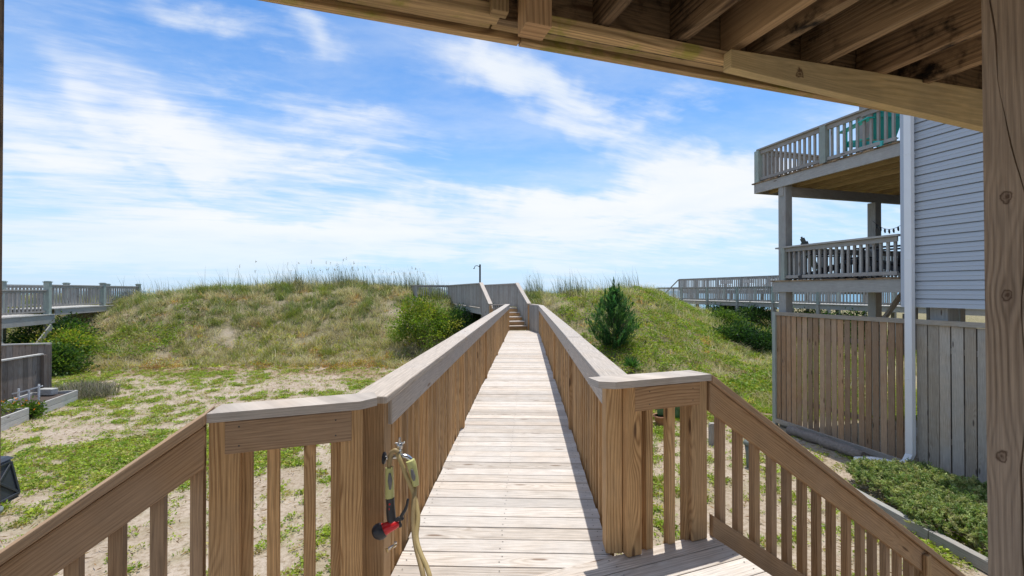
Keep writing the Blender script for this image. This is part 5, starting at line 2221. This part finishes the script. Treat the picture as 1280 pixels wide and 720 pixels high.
def juniper(name, label, pts_fn, n, cols, hmin, hmax, loc):
    t = thing(name, label, 'bush', loc)
    x, y, hz = pts_fn(n)
    per = 34
    idx = np.repeat(np.arange(n), per)
    base = np.stack([x, y, T(x, y) + hz], 1)
    d0 = unit(np.stack([rng.normal(0, .8, n), rng.normal(0, .8, n), rng.uniform(.25, .9, n)], 1))
    Lb = rng.uniform(hmin, hmax, n)
    s = rng.uniform(0, 1, n * per)
    p = base[idx] + d0[idx] * (Lb[idx] * s)[:, None] + rng.normal(0, .012, (n * per, 3))
    d = unit(d0[idx] * .8 + rot_frames(n * per) * .75)
    tone = jitter(pick(cols, n), n, .25, .08)
    col = tone[idx] * (1 + rng.uniform(-.2, .2, (n * per, 1)))
    brown = rng.uniform(0, 1, n * per) < .04
    col[brown] = (.24, .17, .10)
    v, q, c = leaves(p, d, rng.uniform(.03, .06, n * per), .013, np.clip(col, .004, .8))
    mesh_np('foliage', v, q, c, M['leaf'], parent=t)
    mb = MB()
    for k in range(26):
        i = random.randrange(n)
        j = random.randrange(n)
        pa, pb = Vector(base[i]), Vector(base[j])
        if (pa - pb).length > 1.2:
            continue
        pa.z = Ts(pa.x, pa.y) + .02
        pb.z = Ts(pb.x, pb.y) + .12
        mb.tube([pa, pa.lerp(pb, .5) + Vector((0, 0, .05)), pb], [.012, .01, .006], 5)
    mb.build('stem', M['bark'], t)


def jun_main(n):
    x, y, h = [], [], []
    while len(x) < n:
        Yv = random.uniform(4.7, 7.62)
        Xw = 9.307 - .278 * Yv                     # fence line
        x0 = 5.42 + max(0, Yv - 6.6) * .28 + .10 * math.sin(Yv * 5)
        x1 = Xw - .42 + .07 * math.sin(Yv * 7)
        if Yv < 6.25:
            x1 = min(x1, Xw - .85)
        if x1 <= x0:
            continue
        Xv = random.uniform(x0, x1)
        e = min(1, (Xv - x0) / .25, (x1 - Xv) / .25, (7.68 - Yv) / .4)
        hh_ = (.12 + .20 * max(0, e) ** .5) * random.uniform(.5, 1.0) + .16 * float(fbm(np.array([Xv * 2.2]), np.array([Yv * 2.2]), 77)[0])
        x.append(Xv)
        y.append(Yv)
        h.append(hh_)
    return np.array(x), np.array(y), np.array(h)


def jun_small(n):
    a = rng.uniform(0, 2 * np.pi, n)
    r = np.sqrt(rng.uniform(0, 1, n))
    y = 6.0 + np.sin(a) * r * .5
    x = 7.12 + np.cos(a) * r * .42
    return x, y, (.30 * np.sqrt(np.maximum(0, 1 - r * r))) * rng.uniform(.5, 1.1, n)


juniper('juniper_bush', 'low spreading pale green juniper carpet beneath the white downspout', jun_main, 3400,
        [(.27, .35, .12), (.35, .41, .15), (.42, .45, .20), (.17, .25, .08)], .05, .12, (6, 6.3, -3.2))
juniper('juniper_bush', 'small dark green juniper mound against the foot of the silver grey fence', jun_small, 420,
        [(.06, .14, .06), (.085, .19, .08), (.12, .23, .10)], .06, .14, (7.1, 6, -3.2))


# ------------------------------------------------------------------ grasses and ground cover
def scatter(n, x0, x1, y0, y1):
    x = rng.uniform(x0, x1, n)
    y = rng.uniform(y0, y1, n)
    k = in_view(x, y)
    return x[k], y[k]


def near_walk(x, y, pad=0.0):
    v = x * Wr.x + y * Wr.y
    return (v > -.75 - pad) & (v < .6 + pad) & (y < 18.4)


def dune_grass():
    x, y = scatter(105000, -30, 26, 12, 34)
    t = (y - foot(x)) / rise(x)
    k = (t > -.02 - .45 * sstep((x - 3) / 3.0)) & (t < 1.45)
    x, y, t = x[k], y[k], t[k]
    side = sstep((x - .5) / 3.0)                   # greener towards the house side
    n1 = fbm(x / 1.3, y / 1.3, 41)
    n2 = fbm(x / .55, y / .55, 42)
    dens = sstep((n2 - .33) / .25) * (1 - .35 * side * sstep((n1 - .5) / .1))
    br = bare(x, y) * (t < 1.0)
    vmask = (fbm(x / 1.25, y / 1.25, 71) > .485) & (side > .5)
    k = (rng.uniform(0, 1, len(x)) > .72 * vmask) & (rng.uniform(0, 1, len(x)) < np.clip(np.maximum(dens, .16) * (1 - .96 * br), .01, 1) * np.where(t < .15, .75, 1))
    x, y, t, side, n1, n2 = (q[k] for q in (x, y, t, side, n1, n2))
    n = len(x)
    z = T(x, y)
    tan = np.array([(.285, .25, .165), (.215, .185, .115), (.34, .30, .21)])
    olive = np.array([(.125, .145, .030), (.165, .17, .035), (.09, .12, .026)])
    greyg = np.array([(.105, .145, .055), (.14, .17, .07), (.07, .10, .035)])
    yel = np.array([(.26, .26, .045), (.21, .25, .04), (.30, .27, .06)])
    rust = np.array([(.30, .16, .05), (.24, .13, .06), (.34, .24, .09)])
    vgreen = np.array([(.13, .21, .03), (.17, .24, .035), (.10, .17, .03)])
    r = np.clip(.5 + (fbm(x / .62, y / .62, 53, 3) - .5) * 2.3 + rng.uniform(-.2, .2, n), 0, .999)
    z1 = fbm(x / 2.2, y / 2.2, 51)
    w_rust = np.clip(.55 - t * 4.0, 0, 1) * sstep((z1 - .42) / .12) * (1 - side)
    w_yel = np.clip(1 - np.abs(t - .18) / .22, 0, 1) * .55 * (1 - side) + side * .40 * sstep((.60 - n1) / .2)
    w_vg = side * .36 * sstep((z1 - .40) / .15) + .05
    w_tan = .62 + .45 * sstep((n1 - .45) / .2) - .25 * side
    w_gg = .45 * sstep((t - .35) / .3) * (1 - .6 * side)
    w_ol = .32
    Wt = np.stack([w_rust, w_yel, w_vg, w_tan, w_gg, np.full(n, w_ol)], 1)
    Wt = Wt / Wt.sum(1, keepdims=True)
    cum = np.cumsum(Wt, 1)
    cls = (r[:, None] > cum).sum(1).clip(0, 5)
    pals = [rust, yel, vgreen, tan, greyg, olive]
    base = np.empty((n, 3))
    for i, pl in enumerate(pals):
        m = cls == i
        base[m] = pick(pl, m.sum())
    tone = np.clip(jitter(base, n, .22, .07) * np.where(side > .5, 1.0, .97)[:, None] * 1.85, 0, .75)
    # every tuft: 8 blades
    per = 8
    idx = np.repeat(np.arange(n), per)
    low = np.isin(cls, [0, 1, 2])[idx]
    spread = np.where(low, .13, .085)
    m = n * per
    tall_ = np.where(rng.uniform(0, 1, n) < .07, 1.7, 1.0) * rng.uniform(.7, 1.25, n)
    px_ = x[idx] + rng.normal(0, 1, m) * spread
    py_ = y[idx] + rng.normal(0, 1, m) * spread
    base3 = np.stack([px_, py_, z[idx] - .03], 1)
    hgt = np.where(low, rng.uniform(.08, .20, m), rng.uniform(.18, .50, m)) * (.85 + .15 * sstep((t[idx] - .6) / .4)) * tall_[idx] * (.25 + 1.6 * n2[idx])
    lean = rng.normal(0, 1, (m, 2)) * (hgt * np.where(low, 1.0, .72))[:, None] + np.stack([-.10 * hgt, .03 * hgt], 1)
    col = np.clip(tone[idx] * (1 + rng.uniform(-.2, .2, (m, 1))), .01, .8)
    tipc = np.clip(col * 1.12 + np.array([.03, .02, .0]), 0, .8)
    v, tr, c = blades(base3, hgt, lean, np.where(low, .026, .017), col, tipc)
    mesh_np('dune_grass', v, tr, c, M['grassblade'], kind='stuff')


dune_grass()


def sea_oats():
    """tall thin stems that stand along the dune crest"""
    n = 5400
    px_ = np.concatenate([rng.normal(440, 70, 2900), rng.uniform(150, 560, 900), rng.uniform(600, 800, 1600)])
    Y = rng.uniform(25.0, 31, n)
    x = (px_ - 640) / F * Y
    yc = foot(x) + rise(x) * rng.uniform(.86, 1.2, n)
    x = (px_ - 640) / F * yc
    z = T(x, yc)
    cl = fbm(x / .7, yc * 0 + 1.0, 61)
    k = (rng.uniform(0, 1, n) < sstep((cl - .3) / .3)) & ((x < -24) | (x > -60)) & ~((px_ > 575) & (px_ < 658))
    x, yc, z, px_ = x[k], yc[k], z[k], px_[k]
    n = len(x)
    hgt = rng.uniform(.35, 1.25, n) + np.where(rng.uniform(0, 1, n) < .22, .6, 0)
    lean = rng.normal(0, .16, (n, 2)) * hgt[:, None] + np.stack([-.16 * hgt, np.zeros(n)], 1)
    col = jitter(pick([(.13, .15, .09), (.22, .20, .11), (.09, .12, .08)], n), n, .3, .08)
    v, tr, c = blades(np.stack([x, yc, z - .05], 1), hgt, lean, .017, col)
    V_, T_, C_ = [v], [tr], [c]
    # seed heads on the tallest
    tall = np.where(hgt > 1.15)[0][:46]
    hc = np.stack([x[tall] + lean[tall, 0] * .98, yc[tall], z[tall] + hgt[tall] * .93], 1)
    per = 9
    ii = np.repeat(np.arange(len(tall)), per)
    p = hc[ii] + rng.normal(0, 1, (len(ii), 3)) * np.array([.018, .018, .055])
    v2, q2, c2 = leaves(p, unit(np.array([[.2, 0, -1.0]]) + rng.normal(0, .4, (len(ii), 3))), .075, .026, jitter((.28, .22, .12), len(ii), .3, .08))
    t2 = np.concatenate([q2[:, [0, 1, 2]], q2[:, [0, 2, 3]]], 0) + len(v)
    mesh_np('sea_oats', np.concatenate([v, v2]), np.concatenate([tr, t2]), np.concatenate([c, c2]), M['grassblade'], kind='stuff')


sea_oats()


def dune_scrub():
    """low woody scrub and dead clumps that break up the grass on the dune face"""
    x, y = scatter(27000, -28, 22, 13, 32)
    t = (y - foot(x)) / rise(x)
    n1 = fbm(x / .8, y / .8, 101)
    side = sstep((x - .5) / 3.0)
    k = (t > -.12 - .2 * side) & (t < 1.05) & (n1 > .46) & (rng.uniform(0, 1, len(x)) > bare(x, y)) & (rng.uniform(0, 1, len(x)) < .62)
    x, y, t, side = x[k], y[k], t[k], side[k]
    n = len(x)
    z1 = fbm(x / 1.6, y / 1.6, 103)
    r = rng.uniform(0, 1, n)
    base = pick([(.13, .16, .04), (.20, .22, .05), (.09, .13, .035)], n)
    dead = r < .48 - .24 * side
    base[dead] = pick([(.34, .28, .19), (.27, .21, .14), (.40, .34, .25), (.22, .18, .13)], dead.sum())
    rust = (t < .16) & (z1 > .45) & (r > .36) & (side < .5)
    base[rust] = pick([(.36, .20, .045), (.30, .15, .05), (.42, .33, .06), (.40, .38, .06)], rust.sum())
    yel = (t < .42) & (r > .55) & ~rust
    base[yel] = pick([(.33, .36, .05), (.26, .32, .045), (.40, .38, .08)], yel.sum())
    grn = (side > .5) & (r > .62)
    base[grn] = pick([(.24, .36, .04), (.31, .41, .05)], grn.sum())
    tone = jitter(base, n, .3, .07) * 1.15
    rad = rng.uniform(.05, .20, n) * rng.uniform(.7, 1.3, n)
    per = 26
    idx = np.repeat(np.arange(n), per)
    m = n * per
    off = rng.normal(0, 1, (m, 3)) * rad[idx][:, None] * np.array([.75, .75, .55])
    xx, yy = x[idx] + off[:, 0], y[idx] + off[:, 1]
    zz = T(xx, yy) + np.abs(off[:, 2]) * 1.2 + rng.uniform(0, .05, m)
    d = unit(off + rot_frames(m) * .10 + np.array([0, 0, .07]))
    dd = dead[idx]
    L = np.where(dd, rng.uniform(.10, .22, m), rng.uniform(.05, .11, m))
    W_ = np.where(dd, .014, rng.uniform(.022, .045, m))
    v, q, c = leaves(np.stack([xx, yy, zz], 1), d, L, W_, np.clip(tone[idx] * (1 + rng.uniform(-.25, .25, (m, 1))), .01, .8))
    mesh_np('dune_scrub', v, q, c, M['leaf'], kind='stuff')


dune_scrub()


def vines():
    """leafy mats creeping over the dune"""
    x, y = scatter(34000, -22, 22, 12.5, 32)
    t = (y - foot(x)) / rise(x)
    n1 = fbm(x / 1.25, y / 1.25, 71)
    side = sstep((x - 1.5) / 2.5)
    leftg = np.exp(-(((x + 17.5) / 2.6) ** 2 + ((y - 21) / 2.5) ** 2))
    k = (t > .06 - .40 * sstep((x - 3.5) / 3.0)) & (t < .98) & (n1 * (.55 + .45 * side) + leftg * .32 > .485) & (rng.uniform(0, 1, len(x)) > bare(x, y) * 1.2)
    x, y, t = x[k], y[k], t[k]
    n = len(x)
    per = 9
    idx = np.repeat(np.arange(n), per)
    m = n * per
    lift = .34 * fbm(x / .7, y / .7, 73)
    xx, yy = x[idx] + rng.normal(0, .11, m), y[idx] + rng.normal(0, .11, m)
    p = np.stack([xx, yy, T(xx, yy) + .03 + lift[idx] + rng.uniform(0, .10, m)], 1)
    d = unit(np.stack([rng.normal(0, 1, m), rng.normal(0, 1, m), rng.uniform(-.1, .7, m)], 1))
    tone = jitter(pick([(.22, .33, .035), (.29, .37, .045), (.16, .26, .03), (.35, .35, .06)], n), n, .25, .08)
    v, q, c = leaves(p, d, rng.uniform(.06, .12, m), rng.uniform(.035, .06, m), np.clip(tone[idx] * (1 + rng.uniform(-.25, .25, (m, 1))), .01, .8))
    mesh_np('vine_ground_cover', v, q, c, M['leaf'], kind='stuff')


vines()


def weeds():
    """small broad-leaved weeds and lawn grass on the sand of the yard"""
    x, y = scatter(150000, -17, 13, 3.2, 19.5)
    g, l, d = veg(x, y)
    s = (fbm(x / .19, y / .19, 81, 3) > .515)
    k = (d < .6) & ~near_walk(x, y, -.1) & (rng.uniform(0, 1, len(x)) < np.clip(g * .55 + .30, 0, 1)) & (s | (g > .93))
    x, y, g = x[k], y[k], g[k]
    k = (x < 9.0 - .278 * y) | (y > 11)
    x, y, g = x[k], y[k], g[k]
    # beds and bin footprints stay clear
    n = len(x)
    per = 11
    idx = np.repeat(np.arange(n), per)
    m = n * per
    sz = rng.uniform(.025, .075, n) * (.7 + .6 * g)
    a = rng.uniform(0, 2 * np.pi, m)
    r = np.sqrt(rng.uniform(0, 1, m)) * sz[idx] * 1.15
    xx, yy = x[idx] + np.cos(a) * r, y[idx] + np.sin(a) * r
    p = np.stack([xx, yy, T(xx, yy) + .01 + rng.uniform(0, .045, m) * (.6 + sz[idx] * 6)], 1)
    dd = unit(np.stack([np.cos(a) + rng.normal(0, .4, m), np.sin(a) + rng.normal(0, .4, m), rng.uniform(-.05, .9, m)], 1))
    tone = jitter(pick([(.30, .40, .05), (.38, .45, .07), (.22, .33, .045), (.43, .42, .11), (.34, .26, .10)], n, [.3, .28, .18, .15, .09]), n, .25, .08)
    v, q, c = leaves(p, dd, rng.uniform(.6, 1.2, m) * sz[idx] * .75, rng.uniform(.6, 1.2, m) * sz[idx] * .42, np.clip(tone[idx] * (1 + rng.uniform(-.2, .2, (m, 1))), .01, .8))
    mesh_np('yard_weeds', v, q, c, M['leaf'], kind='stuff')
    # lawn blades where the yard is greenest
    x, y = scatter(230000, -15, 13, 3.2, 19)
    g, l, d = veg(x, y)
    s2 = fbm(x / .4, y / .4, 85)
    k = (d < .5) & ~near_walk(x, y, -.1) & (rng.uniform(0, 1, len(x)) < sstep((g - .55) / .4) * sstep((s2 - .38) / .2)) & ((x < 9.0 - .278 * y) | (y > 11))
    x, y = x[k], y[k]
    n = len(x)
    h = rng.uniform(.03, .085, n)
    v, t3, c = blades(np.stack([x, y, T(x, y) - .005], 1), h, rng.normal(0, .035, (n, 2)), .008, jitter(pick([(.21, .33, .05), (.28, .37, .08), (.17, .28, .045), (.36, .34, .13)], n), n, .25, .08))
    mesh_np('lawn_grass', v, t3, c, M['grassblade'], kind='stuff')
    # dead stalks and litter on the sand
    x, y = scatter(110000, -17, 13, 3.5, 20)
    g, l, d = veg(x, y)
    k = ~near_walk(x, y, -.1) & (rng.uniform(0, 1, len(x)) < np.clip(.16 + l * .75, 0, 1)) & (d < .9) & ((x < 9.0 - .278 * y) | (y > 11))
    x, y = x[k], y[k]
    n = len(x)
    z = T(x, y)
    a = rng.uniform(0, 2 * np.pi, n)
    v, q, c = leaves(np.stack([x, y, z + rng.uniform(.005, .05, n)], 1), unit(np.stack([np.cos(a), np.sin(a), rng.uniform(-.2, .5, n)], 1)), rng.uniform(.05, .16, n), .014,
                     jitter(pick([(.26, .16, .08), (.36, .27, .16), (.20, .11, .05), (.32, .20, .08)], n), n, .3, .08))
    mesh_np('dry_litter', v, q, c, M['grassblade'], kind='stuff')


weeds()


# ------------------------------------------------------------------ screw heads on the near railing
def screws():
    mb = MB()
    def dot(c, n, r=.0042):
        n = n.normalized()
        a = n.cross(Vector((0, 0, 1))).normalized()
        b = n.cross(a)
        mb.poly([c + a * r * math.cos(k * 1.047) + b * r * math.sin(k * 1.047) for k in range(6)])
    for mo, qs in ((0.0, (q_of(812), q_of(866))), (.045, (q_of(299, 2.27), q_of(420, 2.27)))):
        for q in qs:
            for z in (CAPZ - .075, CAPZ - .155):
                dot(Q0(q, 2.2315 + mo - .0008, z + random.uniform(-.006, .006)), -Qm)
    for u in np.arange(3.0, 9.0, .62):
        for e, sd in ((EL, -1), (ER, 1)):
            inn = .035 if sd > 0 else .03
            for dz in (.085, .15):
                dot(W(u + random.uniform(-.02, .02), e(u) - sd * (inn - .014 + .0008), CAPZ - dz), -Wr * sd)
            for dv in (.03, .11):
                dot(W(u + random.uniform(-.02, .02), e(u) + sd * dv, CAPZ + .0042), Vector((0.001, 0, 1)))
    mb.build('screw', M['nail'], walk, kind='stuff')


screws()
